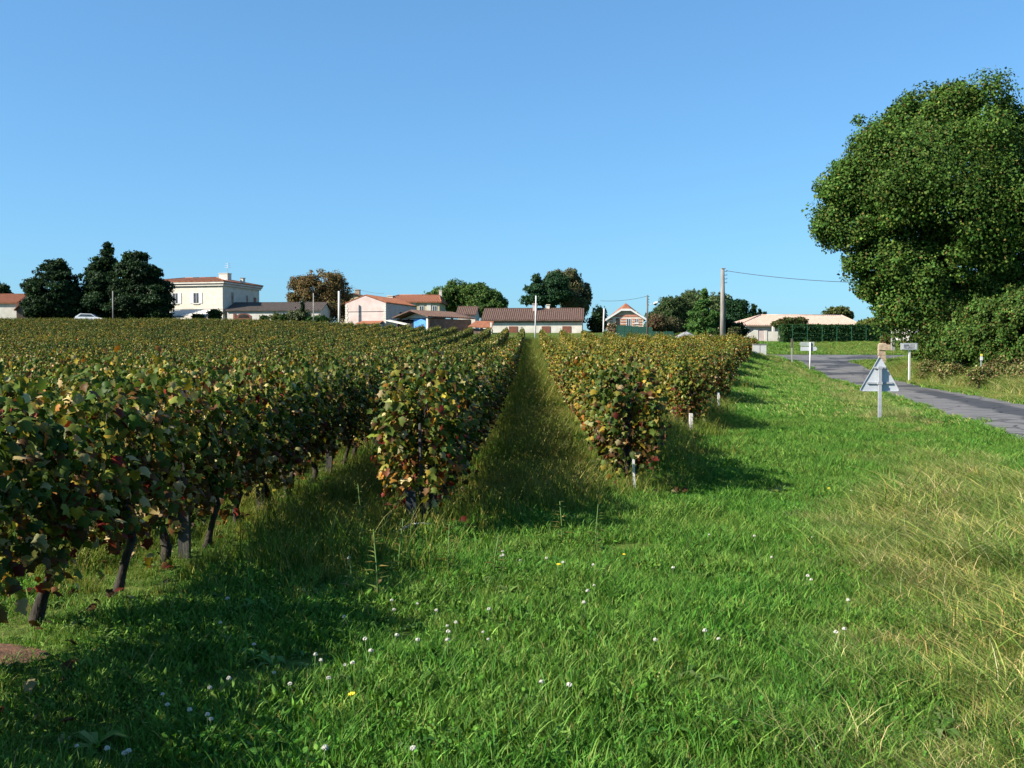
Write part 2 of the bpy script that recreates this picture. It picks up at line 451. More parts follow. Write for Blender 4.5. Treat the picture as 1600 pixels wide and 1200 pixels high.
# ------------------------------------------------------------------ scatter on points (geometry nodes), for what nobody could count
def scatter(name, pts, rz, scale, index, protos, label, cat, tilt=None):
    pc = bpy.data.collections.new(name + '_source')
    for i, me in enumerate(protos):
        o = bpy.data.objects.new('%s_source_%02d' % (name, i), me); pc.objects.link(o)
    me = bpy.data.meshes.new(name)
    n = len(pts)
    me.vertices.add(n); me.vertices.foreach_set('co', np.asarray(pts, np.float32).ravel())
    rot = np.zeros((n, 3), np.float32); rot[:, 2] = rz
    if tilt is not None: rot[:, :2] = tilt
    a = me.attributes.new('turn', 'FLOAT_VECTOR', 'POINT'); a.data.foreach_set('vector', rot.ravel())
    sc3 = np.asarray(scale, np.float32)
    if sc3.ndim == 1: sc3 = np.repeat(sc3[:, None], 3, 1)
    a = me.attributes.new('size', 'FLOAT_VECTOR', 'POINT'); a.data.foreach_set('vector', np.ascontiguousarray(sc3).ravel())
    a = me.attributes.new('pick', 'INT', 'POINT'); a.data.foreach_set('value', np.asarray(index, np.int32))
    me.update()
    o = link_mesh(name, me)
    ng = bpy.data.node_groups.new(name + '_nodes', 'GeometryNodeTree')
    ng.interface.new_socket('Geometry', in_out='INPUT', socket_type='NodeSocketGeometry')
    ng.interface.new_socket('Geometry', in_out='OUTPUT', socket_type='NodeSocketGeometry')
    N = ng.nodes
    gi = N.new('NodeGroupInput'); go = N.new('NodeGroupOutput')
    ci = N.new('GeometryNodeCollectionInfo'); ci.inputs['Collection'].default_value = pc
    ci.inputs['Separate Children'].default_value = True; ci.inputs['Reset Children'].default_value = True
    ip = N.new('GeometryNodeInstanceOnPoints'); ip.inputs['Pick Instance'].default_value = True
    def na_(nm, dt):
        q = N.new('GeometryNodeInputNamedAttribute'); q.data_type = dt; q.inputs['Name'].default_value = nm
        return [s for s in q.outputs if s.enabled and s.name == 'Attribute'][0]
    ng.links.new(gi.outputs[0], ip.inputs['Points'])
    ng.links.new(ci.outputs[0], ip.inputs['Instance'])
    ng.links.new(na_('pick', 'INT'), ip.inputs['Instance Index'])
    e2r = N.new('FunctionNodeEulerToRotation')
    ng.links.new(na_('turn', 'FLOAT_VECTOR'), e2r.inputs[0])
    ng.links.new(e2r.outputs[0], ip.inputs['Rotation'])
    ng.links.new(na_('size', 'FLOAT_VECTOR'), ip.inputs['Scale'])
    ng.links.new(ip.outputs[0], go.inputs[0])
    md = o.modifiers.new('scatter', 'NODES'); md.node_group = ng
    tag(o, label, cat, kind='stuff')
    return o

# ------------------------------------------------------------------ leaves
def frames(n, t):
    """unit normals n, tip directions t -> orthonormal (x, y, z) arrays"""
    n = n / np.linalg.norm(n, axis=1, keepdims=True)
    t = t - (t * n).sum(1, keepdims=True) * n
    t = t / np.maximum(1e-6, np.linalg.norm(t, axis=1, keepdims=True))
    return np.cross(t, n), t, n

def leaf_cloud(centres, normals, tips, sizes, tmpl_v, tmpl_f):
    x, y, z = frames(normals, tips)
    tv = np.asarray(tmpl_v, float)
    k = len(tv)
    V = centres[:, None, :] + sizes[:, None, None] * (tv[None, :, 0:1] * x[:, None] + tv[None, :, 1:2] * y[:, None] + tv[None, :, 2:3] * z[:, None])
    Fc = np.asarray(tmpl_f)[None] + (np.arange(len(centres)) * k)[:, None, None]
    return V.reshape(-1, 3), Fc.reshape(-1, len(tmpl_f[0]))

def pal_pick(n, pal, w, spread=.22):
    pal = np.array(pal, float); w = np.array(w, float)
    c = pal[G.choice(len(pal), n, p=w / w.sum())]
    return np.clip(c * (1 + G.normal(0, spread, (n, 1))) * (1 + G.normal(0, .07, (n, 3))), .004, .8)

# five-lobed vine leaf, folded on its midrib; tip along +y
_o = [(0, 0.02), (.22, -.10), (.48, .10), (.37, .30), (.58, .55), (.30, .66), (0, 1.05), (-.30, .66), (-.58, .55), (-.37, .30), (-.48, .10), (-.22, -.10)]
VL_V = [(0, .36, .05)] + [(x, y, -.42 * abs(x) - .22 * y * y) for x, y in _o]
VL_F = [(0, i + 1, (i + 1) % 12 + 1) for i in range(12)]
# simpler for the far rows
_s = [(0, 0), (.5, .1), (.5, .6), (0, 1.0), (-.5, .6), (-.5, .1)]
VS_V = [(0, .4, .05)] + [(x, y, -.38 * abs(x)) for x, y in _s]
VS_F = [(0, i + 1, (i + 1) % 6 + 1) for i in range(6)]
# leaf / leaf bunch of trees: folded diamond
TL_V = [(0, 0, 0), (.36, .5, -.10), (0, 1, .02), (-.36, .5, -.10)]
TL_F = [(0, 1, 2, 3)]

GREEN, LGREEN, YGREEN = (.042, .076, .014), (.092, .132, .026), (.20, .19, .032)
YELLOW, ORANGE, BROWN, RED, TAN = (.32, .23, .035), (.23, .10, .02), (.105, .055, .022), (.12, .020, .014), (.40, .34, .17)
PALS = {
    'green':  ([GREEN, LGREEN, YGREEN, YELLOW, ORANGE, BROWN, RED, TAN], [36, 32, 12, 2, 1, 10, 1, 10], [10, 14, 8, 2, 3, 38, 5, 14]),
    'mixed':  ([GREEN, LGREEN, YGREEN, YELLOW, ORANGE, BROWN, RED, TAN], [26, 32, 16, 3, 2, 13, 2, 11], [7, 12, 9, 3, 5, 38, 8, 14]),
    'yellow': ([GREEN, LGREEN, YGREEN, YELLOW, ORANGE, BROWN, RED, TAN], [10, 28, 38, 14, 5, 5, 1, 4], [4, 12, 20, 9, 14, 24, 7, 10]),
    'red':    ([GREEN, LGREEN, YGREEN, YELLOW, ORANGE, BROWN, RED, TAN], [18, 30, 18, 5, 5, 15, 5, 5], [5, 9, 7, 4, 9, 40, 14, 12]),
}

def vine_foliage(name, n, pal, near, seed, lean=0.0):
    """foliage of one vine, row along y, 1 m long"""
    yy = G.uniform(-.58, .58, n)
    zz = .42 + 1.08 * G.beta(1.5, 1.15, n)
    ph = seed * 1.7
    top = 1.35 + .11 * np.sin(yy * 6 + ph) + .05 * np.sin(yy * 13 + 2 * ph)
    low = .38 + .14 * np.sin(yy * 7 + ph * 2) + .07 * np.sin(yy * 17 + ph)
    zz = low + (zz - .42) / 1.08 * (top - low) + G.normal(0, .05, n)
    if pal == 'red': low = low - .2 * (.5 + .5 * np.sin(yy * 5 + ph))
    w = (.31 if near else .22) * np.sqrt(np.clip(1 - ((zz - .92) / .80) ** 2, .22, 1)) * (1 + .34 * np.sin(yy * 8 + zz * 6 + ph) * np.sin(zz * 9 - yy * 4 + 2 * ph))
    side = G.choice([-1, 1], n)
    xx = side * w * G.uniform(.15, 1.0, n) ** .6 + G.normal(0, .035, n) + lean * (zz - .5)
    # shoots that stick out of the top and flanks
    ns = 20 if near else 9
    sh = []
    for i in range(ns):
        y0 = G.uniform(-.5, .5); a = np.array([G.normal(0, .25), G.normal(0, .3), 1.0]); a /= np.linalg.norm(a)
        L = G.uniform(.1, .46); x0 = G.uniform(-.18, .18)
        for q in np.linspace(.15, 1, max(2, int(L / .07))):
            sh.append([x0 + a[0] * L * q + G.normal(0, .03), y0 + a[1] * L * q + G.normal(0, .03), 1.30 + a[2] * L * q - .05])
    sh = np.array(sh)
    P = np.concatenate([np.stack([xx, yy, zz], 1), sh])
    m_ = len(P)
    sd = np.concatenate([side, G.choice([-1, 1], len(sh))])
    nor = np.stack([sd * G.uniform(-.1, 1.0, m_), G.normal(0, .75, m_), G.normal(.35, .6, m_)], 1)
    tip = np.stack([sd * .25 + G.normal(0, .3, m_), G.normal(0, .45, m_), np.full(m_, -1.0)], 1)
    size = G.uniform(.030, .086, m_) * (1.0 if near else 1.75)
    size[n:] *= .75
    up = np.clip((P[:, 2] - low.mean()) / .95, 0, 1)
    tmpl = (VL_V, VL_F) if near else (VS_V, VS_F)
    V, Fc = leaf_cloud(P, nor, tip, size, *tmpl)
    pl, wt, wl = PALS[pal]
    hi = pal_pick(m_, pl, wt); lo = pal_pick(m_, pl, wl)
    c = np.where((G.uniform(0, 1, m_) < up * 1.35 + .08)[:, None], hi, lo)
    tint = np.repeat(c, len(tmpl[1]), 0)
    return array_mesh(name, V, Fc, M['vine_leaf'], tint)

def vine_trunk(seed, thick=.56):
    r = random.Random(seed)
    mb = MB()
    p = [Vector((r.uniform(-.04, .04), r.uniform(-.08, .08), -.08))]
    for z in (.04, .16, .28, .40, .52, .64):
        q = p[-1] + Vector((r.uniform(-.045, .045), r.uniform(-.06, .06), 0)); q.z = z; p.append(q)
    rr = [.085, .070, .060, .050, .054, .058, .066]
    mb.tube(p, [a * thick * r.uniform(.85, 1.15) for a in rr], 9, jit=.26, rnd=r)
    h = p[-1]
    for s in (-1, 1):
        mb.tube([h - Vector((0, 0, .04)), h + Vector((0, s * .16, .10)), h + Vector((r.uniform(-.03, .03), s * .42, .13 + r.uniform(-.03, .03)))], [.042 * thick, .028 * thick, .014], 6, jit=.1, rnd=r)
    for k in range(5):      # canes through the foliage
        y = r.uniform(-.4, .4)
        mb.tube([h + Vector((0, y * .8, .1)), h + Vector((r.uniform(-.08, .08), y + r.uniform(-.06, .06), .36)), h + Vector((r.uniform(-.14, .14), y + r.uniform(-.12, .12), .64))], [.008, .007, .004], 4)
    return mb.mesh('trunk', M['bark'])

NEAR, FAR = {}, {}
for pal in PALS:
    NEAR[pal] = [vine_foliage('foliage', 1500, pal, True, i + 1 + 7 * len(NEAR)) for i in range(5)]
    FAR[pal] = [vine_foliage('foliage_far', 420, pal, False, i + 1 + 5 * len(FAR)) for i in range(4)]
TRUNKS = [vine_trunk(50 + i) for i in range(8)]
LEAFM = {}
for nm, c in (('green', LGREEN), ('tan', TAN), ('red', RED), ('brown', BROWN), ('yellow', YGREEN)):
    LEAFM[nm] = array_mesh('leaf', np.array(VL_V), np.array(VL_F), M['vine_leaf'], np.tile(np.array(c) * .72, (12, 1)))

# ------------------------------------------------------------------ vineyard
VPK = 30 / F                                   # the rows run 1.1 degrees right of the view
def row_x(x0, y): return x0 + VPK * y
def y_far(x): return min(166.0, 118 - (1.5 * x if x > 0 else 1.0 * x))
rows = []                                      # (x0, first y, key)
rows.append((-2.88, 1.6, 'A', 0)); rows.append((-1.05, 9.35, 'B', 0)); rows.append((1.22, 12.1, 'C', 0))
for k in range(1, 9):
    y0 = [21.2, 30.3, 40.2, 50.1, 59.8, 68.5, 77, 85][k - 1]
    rows.append((1.22 + 2.2 * k, y0, 'R', k))
for k in range(1, 42): rows.append((-2.88 - 2.25 * k, 3.0, 'L', k))

plants = []
for x0, y0, key, k in rows:
    y = y0
    yf = y_far(x0)
    while y < yf:
        x = row_x(x0, y)
        px = 800 + F * x / y
        if (px > -120 or key == 'A') and not (key == 'L' and y < 5):
            vis = {'A': 1.0 if px > -120 else 1e-9, 'B': 1.0, 'C': 1.0, 'R': .55 if y < y0 + 6 else .3, 'L': .28}[key]
            plants.append([vis / (y * y), x + R.uniform(-.05, .05), y, key, k, y0])
        y += R.uniform(.84, 1.0)
plants.sort(key=lambda p: -p[0])
_u = ['', 'first', 'second', 'third', 'fourth', 'fifth', 'sixth', 'seventh', 'eighth', 'ninth']
_t = ['tenth', 'eleventh', 'twelfth', 'thirteenth', 'fourteenth', 'fifteenth', 'sixteenth', 'seventeenth', 'eighteenth', 'nineteenth']
ORD = _u[1:] + _t
for _a, _b in (('twent', 'twenty'), ('thirt', 'thirty'), ('fort', 'forty'), ('fift', 'fifty'), ('sixt', 'sixty'), ('sevent', 'seventy'), ('eight', 'eighty'), ('ninet', 'ninety')):
    ORD += [_a + 'ieth'] + [_b + '-' + q for q in _u[1:]]

def row_phrase(key, k):
    return {'A': 'the dark left row', 'B': 'the row left of the alley', 'C': 'the row right of the alley',
            'R': 'the %s row beyond it on the right' % ORD[k - 1], 'L': 'the %s row behind the dark left row' % ORD[k - 1]}[key]

def choose_pal(key, x, y, end):
    u = R.random()
    if end and key in 'BCR': return 'red'
    if key in 'CR': return 'yellow' if u < .62 + .004 * y else ('mixed' if u < .9 else 'red')
    if key == 'A': return 'green' if u < .55 else 'mixed'
    if key == 'B': return 'mixed' if u < .6 else ('green' if u < .85 else 'yellow')
    return 'green' if u < .55 else ('mixed' if u < .86 else 'yellow')

def add_vine(x, y, key, k, order, end):
    pal = choose_pal(key, x, y, end)
    px_ = 800 + F * x / y
    root = empty('grapevine', (x, y, gz(x, y)), math.atan(VPK) * -1 + (math.pi if R.random() < .5 else 0))
    s = R.uniform(.93, 1.07)
    root.scale = (s * R.uniform(.92, 1.1), 1, s)
    if end and key in 'BCR':
        what = {'B': 'red and brown leaved grapevine by the slate post ending the row left of the alley',
                'C': 'grapevine with bright red leaves by the thin pale stake, right of the alley',
                'R': 'reddish grapevine ending the %s row of vines to the right, by the verge' % ORD[k - 1]}[key]
    elif key == 'A':
        what = '%s dark trunked grapevine from the left in the dark left row' % ORD[order] if px_ > 10 else 'grapevine cut off by the left edge of the picture, %s' % ('nearer' if y < 4.6 else 'behind the nearest')
    elif key in 'BC':
        what = '%s grapevine back from the near end of %s' % (ORD[order], row_phrase(key, k))
    elif key == 'R':
        what = '%s grapevine back from the verge in the %s row of vines to the right' % (ORD[order], ORD[k - 1])
    else:
        what = '%s grapevine top from the left in %s' % (ORD[order], row_phrase(key, k))
    grp = 'grapevines in the %s row to the right' % ORD[k - 1] if key == 'R' else None
    tag(root, what[0].lower() + what[1:], 'grapevine', grp or 'grapevines in ' + row_phrase(key, k))
    link_mesh('trunk', TRUNKS[R.randrange(8)], root)
    link_mesh('foliage', (NEAR if y < 45 else FAR)[pal][R.randrange(5 if y < 45 else 4)], root)
    return root, pal

top300 = sorted(plants[:300], key=lambda p: (p[3], p[4], p[2]))
cnt = {}
near_vines = []
first_in_frame = {}
for _, x, y, key, k, y0 in top300:
    kk = (key, k)
    inframe = 800 + F * x / y > 10
    if kk not in cnt: cnt[kk] = 0
    rt, pal = add_vine(x, y, key, k, cnt[kk], y == y0 or (key in 'BCR' and cnt[kk] == 0 and abs(y - y0) < .1))
    cnt[kk] += 1 if (inframe or key != 'A') else 0
    if y < 15 and key in 'ABC' and inframe: near_vines.append((rt, pal, y))
# the leaves of the nearest vines that can be picked apart one by one
near_vines.sort(key=lambda q: q[2])
for rt, pal, y in near_vines[:16]:
    for i in range(22):
        s = R.choice((-1, 1))
        z = R.uniform(.5, 1.5)
        o = link_mesh('leaf', LEAFM[R.choice(('green', 'green', 'green', 'tan', 'tan', 'yellow', 'yellow', 'brown') if z > .9 else ('tan', 'tan', 'brown', 'brown', 'green', 'red'))], rt)
        o.location = (s * (.37 - .1 * abs(z - 1)), R.uniform(-.5, .5), z)
        v = Vector((s * R.uniform(.4, 1), R.gauss(0, .5), R.gauss(.4, .4))).normalized()
        o.rotation_euler = v.to_track_quat('Z', 'Y').to_euler()
        o.rotation_euler.rotate_axis('Z', R.uniform(2.2, 4.0))
        q = R.uniform(.05, .085); o.scale = (q, q, q)

rest = plants[300:]
pts, rzs, scs, ids = [], [], [], []
KEYS = list(PALS)
protos, pidx = [], {}
for pal in KEYS:
    for i in range(3):
        pidx[(pal, 0, i)] = len(protos)
        protos.append(NEAR[pal][i])
    for i in range(4):
        pidx[(pal, 1, i)] = len(protos)
        protos.append(FAR[pal][i])
for _, x, y, key, k, y0 in rest:
    pal = choose_pal(key, x, y, y == y0)
    far = 1 if y > 38 else 0
    pts.append((x, y, gz(x, y))); rzs.append(-math.atan(VPK) + (math.pi if R.random() < .5 else 0))
    s = R.uniform(.86, 1.02) * (.94 if key == 'L' else 1); scs.append((s * R.uniform(.85, 1.05), 1.05, s)); ids.append(pidx[(pal, far, R.randrange(4 if far else 3))])
scatter('vine_rows', np.array(pts), np.array(rzs), np.array(scs), np.array(ids), protos,
        'distant rows of green and rusty autumn grapevines climbing to the village', 'vineyard')
# bare trunks under the rows of the middle distance
sel = [p for p in rest if p[2] < 60]
scatter('vine_trunks', np.array([(p[1], p[2], gz(p[1], p[2])) for p in sel]), G.uniform(0, 6, len(sel)), G.uniform(.9, 1.1, len(sel)), G.integers(0, 8, len(sel)),
        TRUNKS, 'dark bare trunks under the vine rows farther back', 'vine trunks')

# posts and stakes of the trellis
def stake(x, y, h, w, mat, label, group=None, lean=0.0, name='vineyard_post', cap=False):
    mb = MB()
    z0 = -.15
    mb.hexa([(-w, -w * .7, z0), (w, -w * .7, z0), (w, w * .7, z0), (-w, w * .7, z0),
             (-w * .92 + lean, -w * .65, h), (w * .92 + lean, -w * .65, h - .015), (w * .92 + lean, w * .65, h), (-w * .92 + lean, w * .65, h + .01)])
    o = mb.build(name, mat, None, (x, y, gz(x, y)))
    tag(o, label, 'post', group)
    return o
slate = surface('slate_post', (.02, .025, .028), (.045, .053, .058), 9, .85, .4, 30, (1, 1, .2))
for i, y in enumerate((8.25, 10.6, 14.2, 18.4)):
    stake(row_x(-2.86, y), y, 1.4, .045, M['stake_wood'], '%s square grey wooden post from the left among the trunks of the dark left row' % ORD[i], 'wooden posts of the dark left row')
e = empty('row_end_post', (row_x(-1.05, 9.05), 9.05, gz(row_x(-1.05, 9.05), 9.05)))
tag(e, 'dark slate post ending the row left of the alley, pale ties at its foot', 'post')
MB().hexa([(-.055, -.03, -.2), (.045, -.03, -.2), (.045, .03, -.2), (-.055, .03, -.2), (-.085, -.03, .42), (.005, -.03, .40), (.005, .03, .40), (-.085, .03, .42)]).build('post', slate, e)
MB().tube([(.06, .03, -.1), (.05, .05, .6), (.04, .06, 1.02)], [.018, .017, .014], 7).build('stake', M['stake_wood'], e)
MB().tube([(-.02, -.06, .12), (-.18, -.16, .05), (-.33, -.22, .0)], [.008, .009, .006], 6).tube([(-.03, -.06, .12), (.07, -.07, .13), (.14, -.05, .12)], .007, 6).tube([(-.03, -.06, .11), (-.10, -.14, .03)], .007, 6).build('tie', M['white_paint'], e)
MB().tube([(-.03, 0, .5), (-.35, -.25, 0)], .003, 5).build('guy_wire', M['wire'], e)
stake(row_x(1.22, 11.75), 11.75, .44, .014, M['stake_pale'], 'thin pale stake in front of the red leaved row end right of the alley', lean=-.02, name='stake')
for i, (px, y, h) in enumerate(((1080, 20.9, .42), (1123, 30.0, .45), (1137, 39.7, .5), (1145.5, 49.5, .55), (1152, 59, .6), (1158, 67.5, .6))):
    x = (px - 800) / F * y
    stake(x, y, h, .04 if i == 0 else .035, M['stake_pale'],
          'thick white stake nearest the camera along the right edge of the vineyard' if i == 0 else '%s white stake back from the thick one along the right edge of the vineyard' % ORD[i - 1], 'white stakes at the row ends', name='stake')

# ------------------------------------------------------------------ trees
def lobe_points(blobs, dens, lobe, flat, droop):
    """each blob carries rounded lobes of foliage on its outside; leaves sit on the shells of the lobes"""
    P, Nn, Sh = [], [], []
    C_ = [np.array(c, float) for c, r in blobs]; R_ = [np.array(r, float) for c, r in blobs]
    for i, (c, r) in enumerate(zip(C_, R_)):
        lr = lobe * min(r[0], r[2])
        area = 4 * math.pi * ((r[0] * r[1]) ** 1.6 / 3 + (r[0] * r[2]) ** 1.6 / 3 + (r[1] * r[2]) ** 1.6 / 3) ** (1 / 1.6)
        nL = max(5, int(.85 * area / (math.pi * lr * lr) * 1.35))
        d = G.normal(0, 1, (nL, 3)); d /= np.linalg.norm(d, axis=1, keepdims=True)
        q = G.uniform(.62, 1.0, nL)
        lc = c + d * np.maximum(r - lr * .8, r * .25) * q[:, None]
        lrr = lr * np.exp(G.normal(0, .34, nL))
        sp_ = G.uniform(0, 1, nL) < .3
        lrr = np.where(sp_, lrr * .42, lrr)
        lc = np.where(sp_[:, None], c + d * (r * G.uniform(.93, 1.1, nL)[:, None]), lc)
        n = G.poisson(dens * 4 * math.pi * lrr ** 2)
        li = np.repeat(np.arange(nL), n)
        u = G.normal(0, 1, (len(li), 3)); u /= np.linalg.norm(u, axis=1, keepdims=True)
        rr = lrr[li] * (.35 + .78 * G.uniform(0, 1, len(li)) ** .6) * (1 + .22 * np.sin(u[:, 0] * 5 + li) * np.sin(u[:, 2] * 4 + 2 * li))
        off = u * rr[:, None] * np.array([1, 1, flat])
        if droop: off[:, 2] -= droop * G.uniform(0, 1, len(li)) ** 2 * lrr[li]
        p = lc[li] + off
        keep = np.ones(len(p), bool)
        for j in range(len(C_)):
            if j != i: keep &= (((p - C_[j]) / R_[j]) ** 2).sum(1) > .36
        inn = ((p - c) / r); keep &= (inn ** 2).sum(1) > .2
        P.append(p[keep]); Nn.append((u * .9 + d[li] * .35)[keep]); Sh.append(np.exp(G.normal(0, .17, nL))[li][keep])
    return np.concatenate(P), np.concatenate(Nn), np.concatenate(Sh)

def tree_crown(name, blobs, mat, pal, wts, lai, lobe, leaf, parent, flat=.8, droop=0.0, up=.25, jit=.72, spread=.22):
    P, Nn, Sh = lobe_points(blobs, lai / (leaf * leaf * .36), lobe, flat, droop)
    n = len(P)
    nor = Nn + G.normal(0, jit, (n, 3)) + np.array([0, 0, up])
    tip = G.normal(0, 1, (n, 3)) + np.array([0, 0, -.4 - droop])
    V, Fc = leaf_cloud(P, nor, tip, leaf * G.uniform(.65, 1.3, n), TL_V, TL_F)
    c = pal_pick(n, pal, wts, spread) * Sh[:, None]
    return link_mesh(name, array_mesh(name, V, Fc, mat, c), parent)

OAKP = ([(.034, .076, .013), (.056, .108, .019), (.088, .138, .026), (.15, .145, .035), (.11, .08, .03)], [36, 38, 20, 3, 2])
CEDP = ([(.009, .024, .010), (.016, .036, .013), (.028, .050, .018)], [40, 40, 20])
DECP = ([(.036, .080, .020), (.060, .112, .026), (.095, .135, .036)], [35, 40, 20])
AUTP = ([(.12, .085, .036), (.15, .10, .048), (.08, .085, .028), (.10, .065, .03)], [34, 26, 22, 20])
BIRP = ([(.055, .085, .024), (.10, .10, .05), (.16, .12, .07)], [40, 36, 24])
GRYP = ([(.05, .085, .03), (.075, .11, .04), (.10, .12, .055)], [40, 40, 20])

def local(o, c): return (c[0] - o.location.x, c[1] - o.location.y, c[2] - o.location.z)

def make_tree(name, label, cat, Y, blobs, pal, trunk_px, leaf=.3, lai=.8, lobe=.42, group=None, flat=.8, droop=0.0, trunk_r=.25, limbs=4, spread=.22, depth=.85):
    """blobs in photograph pixels at distance Y: (x, y, rx, ry) or (x, y, r)"""
    x = at(trunk_px, 500, Y).x
    root = empty(name, (x, Y, gz(x, Y)))
    tag(root, label, cat, group)
    s = Y / F
    bl = []
    for b in blobs:
        rx = b[2] * s; rz = (b[3] if len(b) > 3 else b[2]) * s
        c = at(b[0], b[1], Y + R.uniform(-.35, .35) * rx)
        bl.append((local(root, c), (rx, rx * depth, rz)))
    top = max(c[2] for c, r in bl)
    mb = MB()
    lean = sum(c[0] for c, r in bl) / len(bl)
    path = [(0, 0, -.4), (lean * .1, 0, top * .25), (lean * .4, R.uniform(-.2, .2), top * .6), (lean * .7, 0, top * .95)]
    mb.tube(path, [trunk_r * 1.25, trunk_r, trunk_r * .65, trunk_r * .2], 8)
    for c, r in sorted(bl, key=lambda q: -q[1][0])[:limbs]:
        a = Vector(path[1]).lerp(Vector(path[2]), R.random())
        e_ = Vector(c)
        mb.tube([a, a.lerp(e_, .5) + Vector((0, 0, .2)), e_], [trunk_r * .5, trunk_r * .3, trunk_r * .1], 6)
    mb.build('trunk', M['bark'], root)
    tree_crown('crown', bl, M['tree_leaf'], pal[0], pal[1], lai, lobe, leaf, root, flat, droop, spread=spread)
    return root

# the big oak beside the road
make_tree('oak_tree', 'huge green oak overhanging the roadside at the right edge', 'tree', 66,
          [(1500, 290, 150, 140), (1400, 300, 95, 90), (1345, 265, 45, 42), (1318, 300, 48, 45), (1330, 350, 60, 45), (1385, 225, 60, 58), (1455, 195, 66, 52), (1497, 158, 40, 36), (1405, 190, 24, 24), (1550, 205, 62, 48),
           (1590, 260, 70, 75), (1372, 405, 52, 48), (1440, 420, 92, 62), (1365, 452, 30, 22), (1530, 420, 100, 80), (1395, 478, 40, 26), (1440, 480, 70, 44), (1500, 520, 45, 42), (1550, 475, 80, 50), (1600, 380, 90, 100), (1680, 320, 120, 125), (1660, 430, 90, 90), (1520, 500, 60, 50), (1600, 500, 70, 60)],
          OAKP, 1572, leaf=.195, lai=.72, lobe=.33, trunk_r=.42, limbs=8, flat=.85)

# left end of the village: dark cedars
make_tree('cedar_tree', 'dark spreading cedar right of the red roofed barn, leftmost of three', 'tree', 165,
          [(82, 448, 36, 32), (88, 418, 22, 14), (60, 450, 22, 20), (105, 440, 22, 22), (85, 478, 46, 20), (60, 470, 22, 20), (110, 468, 24, 22), (50, 440, 10, 5), (65, 490, 26, 9), (105, 490, 28, 9)], CEDP, 85, .36, 1.0, .30, 'dark cedars left of the stone house', flat=.5, trunk_r=.35, spread=.3)
make_tree('cedar_tree', 'tall pointed dark cedar in the middle of the three', 'tree', 168,
          [(168, 392, 10, 14), (163, 412, 22, 16), (160, 440, 34, 24), (150, 425, 20, 10), (160, 475, 46, 24), (135, 465, 22, 26), (185, 470, 26, 26), (180, 450, 26, 24), (140, 492, 26, 9), (180, 492, 28, 9)], CEDP, 165, .36, 1.0, .30, 'dark cedars left of the stone house', flat=.5, trunk_r=.35, spread=.3)
make_tree('cedar_tree', 'broad dark cedar against the white stone house, rightmost of three', 'tree', 164,
          [(212, 402, 20, 10), (215, 425, 32, 22), (235, 450, 30, 24), (252, 472, 20, 20), (215, 475, 46, 24), (195, 455, 26, 24), (242, 462, 26, 24), (240, 425, 14, 10), (212, 492, 28, 9), (248, 492, 22, 9), (195, 420, 18, 18)], CEDP, 222, .36, 1.0, .30, 'dark cedars left of the stone house', flat=.5, trunk_r=.35, spread=.3)
make_tree('round_tree', 'small dark round tree behind the red roofed barn', 'tree', 200, [(2, 452, 13, 9), (6, 462, 14, 9)], CEDP, 4, .5, .95, .30, trunk_r=.2)
make_tree('walnut_tree', 'brown autumn tree with thinning crown behind the long annex', 'tree', 182,
          [(505, 440, 34, 18), (525, 455, 22, 30), (490, 455, 26, 22), (515, 480, 34, 24), (465, 445, 16, 14), (458, 465, 12, 10)], AUTP, 512, .30, .5, .40, trunk_r=.3)
make_tree('leafy_tree', 'wide round green tree behind the orange roofed house, left half', 'tree', 205,
          [(712, 458, 30, 16), (690, 462, 26, 14), (725, 475, 40, 20)], DECP, 705, .34, .95, .30, 'green trees behind the farmhouse')
make_tree('leafy_tree', 'rounded green tree behind the small white outbuilding and the farmhouse', 'tree', 200,
          [(755, 462, 26, 18), (745, 452, 18, 10), (775, 470, 18, 14), (760, 480, 34, 14)], DECP, 752, .34, .95, .30, 'green trees behind the farmhouse')
make_tree('fir_tree', 'feathery conifer with level branches behind the farmhouse chimneys', 'tree', 172,
          [(838, 436, 8, 9), (838, 452, 20, 8), (842, 468, 30, 10), (850, 448, 20, 14), (866, 460, 26, 20), (868, 440, 22, 14)], ([(.018, .05, .022), (.032, .07, .03)], [1, 1]), 850, .3, .95, .30, flat=.45)
make_tree('birch_tree', 'tall birch with hanging pale twigs behind the right end of the farmhouse', 'tree', 178,
          [(868, 430, 16, 9), (892, 428, 14, 10), (900, 442, 12, 16), (885, 455, 26, 20), (917, 455, 8, 14), (917, 470, 6, 14), (900, 472, 22, 14)], BIRP, 892, .28, .95, .30, flat=1.0, droop=1.6, trunk_r=.18)
make_tree('yew_tree', 'narrow dark evergreen between the farmhouse and the brick villa', 'tree', 150,
          [(936, 492, 11, 16), (930, 505, 12, 18), (940, 508, 8, 14)], CEDP, 935, .34, .95, .30, trunk_r=.15)
make_tree('garden_tree', 'dark broad tree just right of the street lamp', 'tree', 150,
          [(1050, 482, 26, 20), (1045, 502, 32, 24), (1030, 495, 20, 18), (1068, 500, 24, 24), (1060, 475, 14, 10)], ([(.030, .058, .020), (.052, .086, .028), (.07, .08, .036)], [40, 40, 20]), 1048, .26, .95, .30, trunk_r=.18)
make_tree('garden_tree', 'tall light green tree rising behind the pointed fir', 'tree', 162,
          [(1082, 465, 18, 12), (1070, 478, 24, 18), (1095, 480, 24, 18), (1122, 472, 22, 14), (1130, 492, 26, 24), (1085, 500, 30, 22)], GRYP, 1090, .28, .95, .30, trunk_r=.18)
make_tree('fir_tree', 'dense green fir with a pointed top left of the tall concrete pole', 'tree', 128,
          [(1101, 458, 5, 9), (1101, 474, 12, 10), (1100, 492, 24, 14), (1100, 508, 29, 16), (1098, 520, 26, 10)], ([(.030, .078, .018), (.048, .108, .024), (.07, .125, .03)], [30, 45, 25]), 1100, .22, .95, .30, flat=.45, trunk_r=.18)
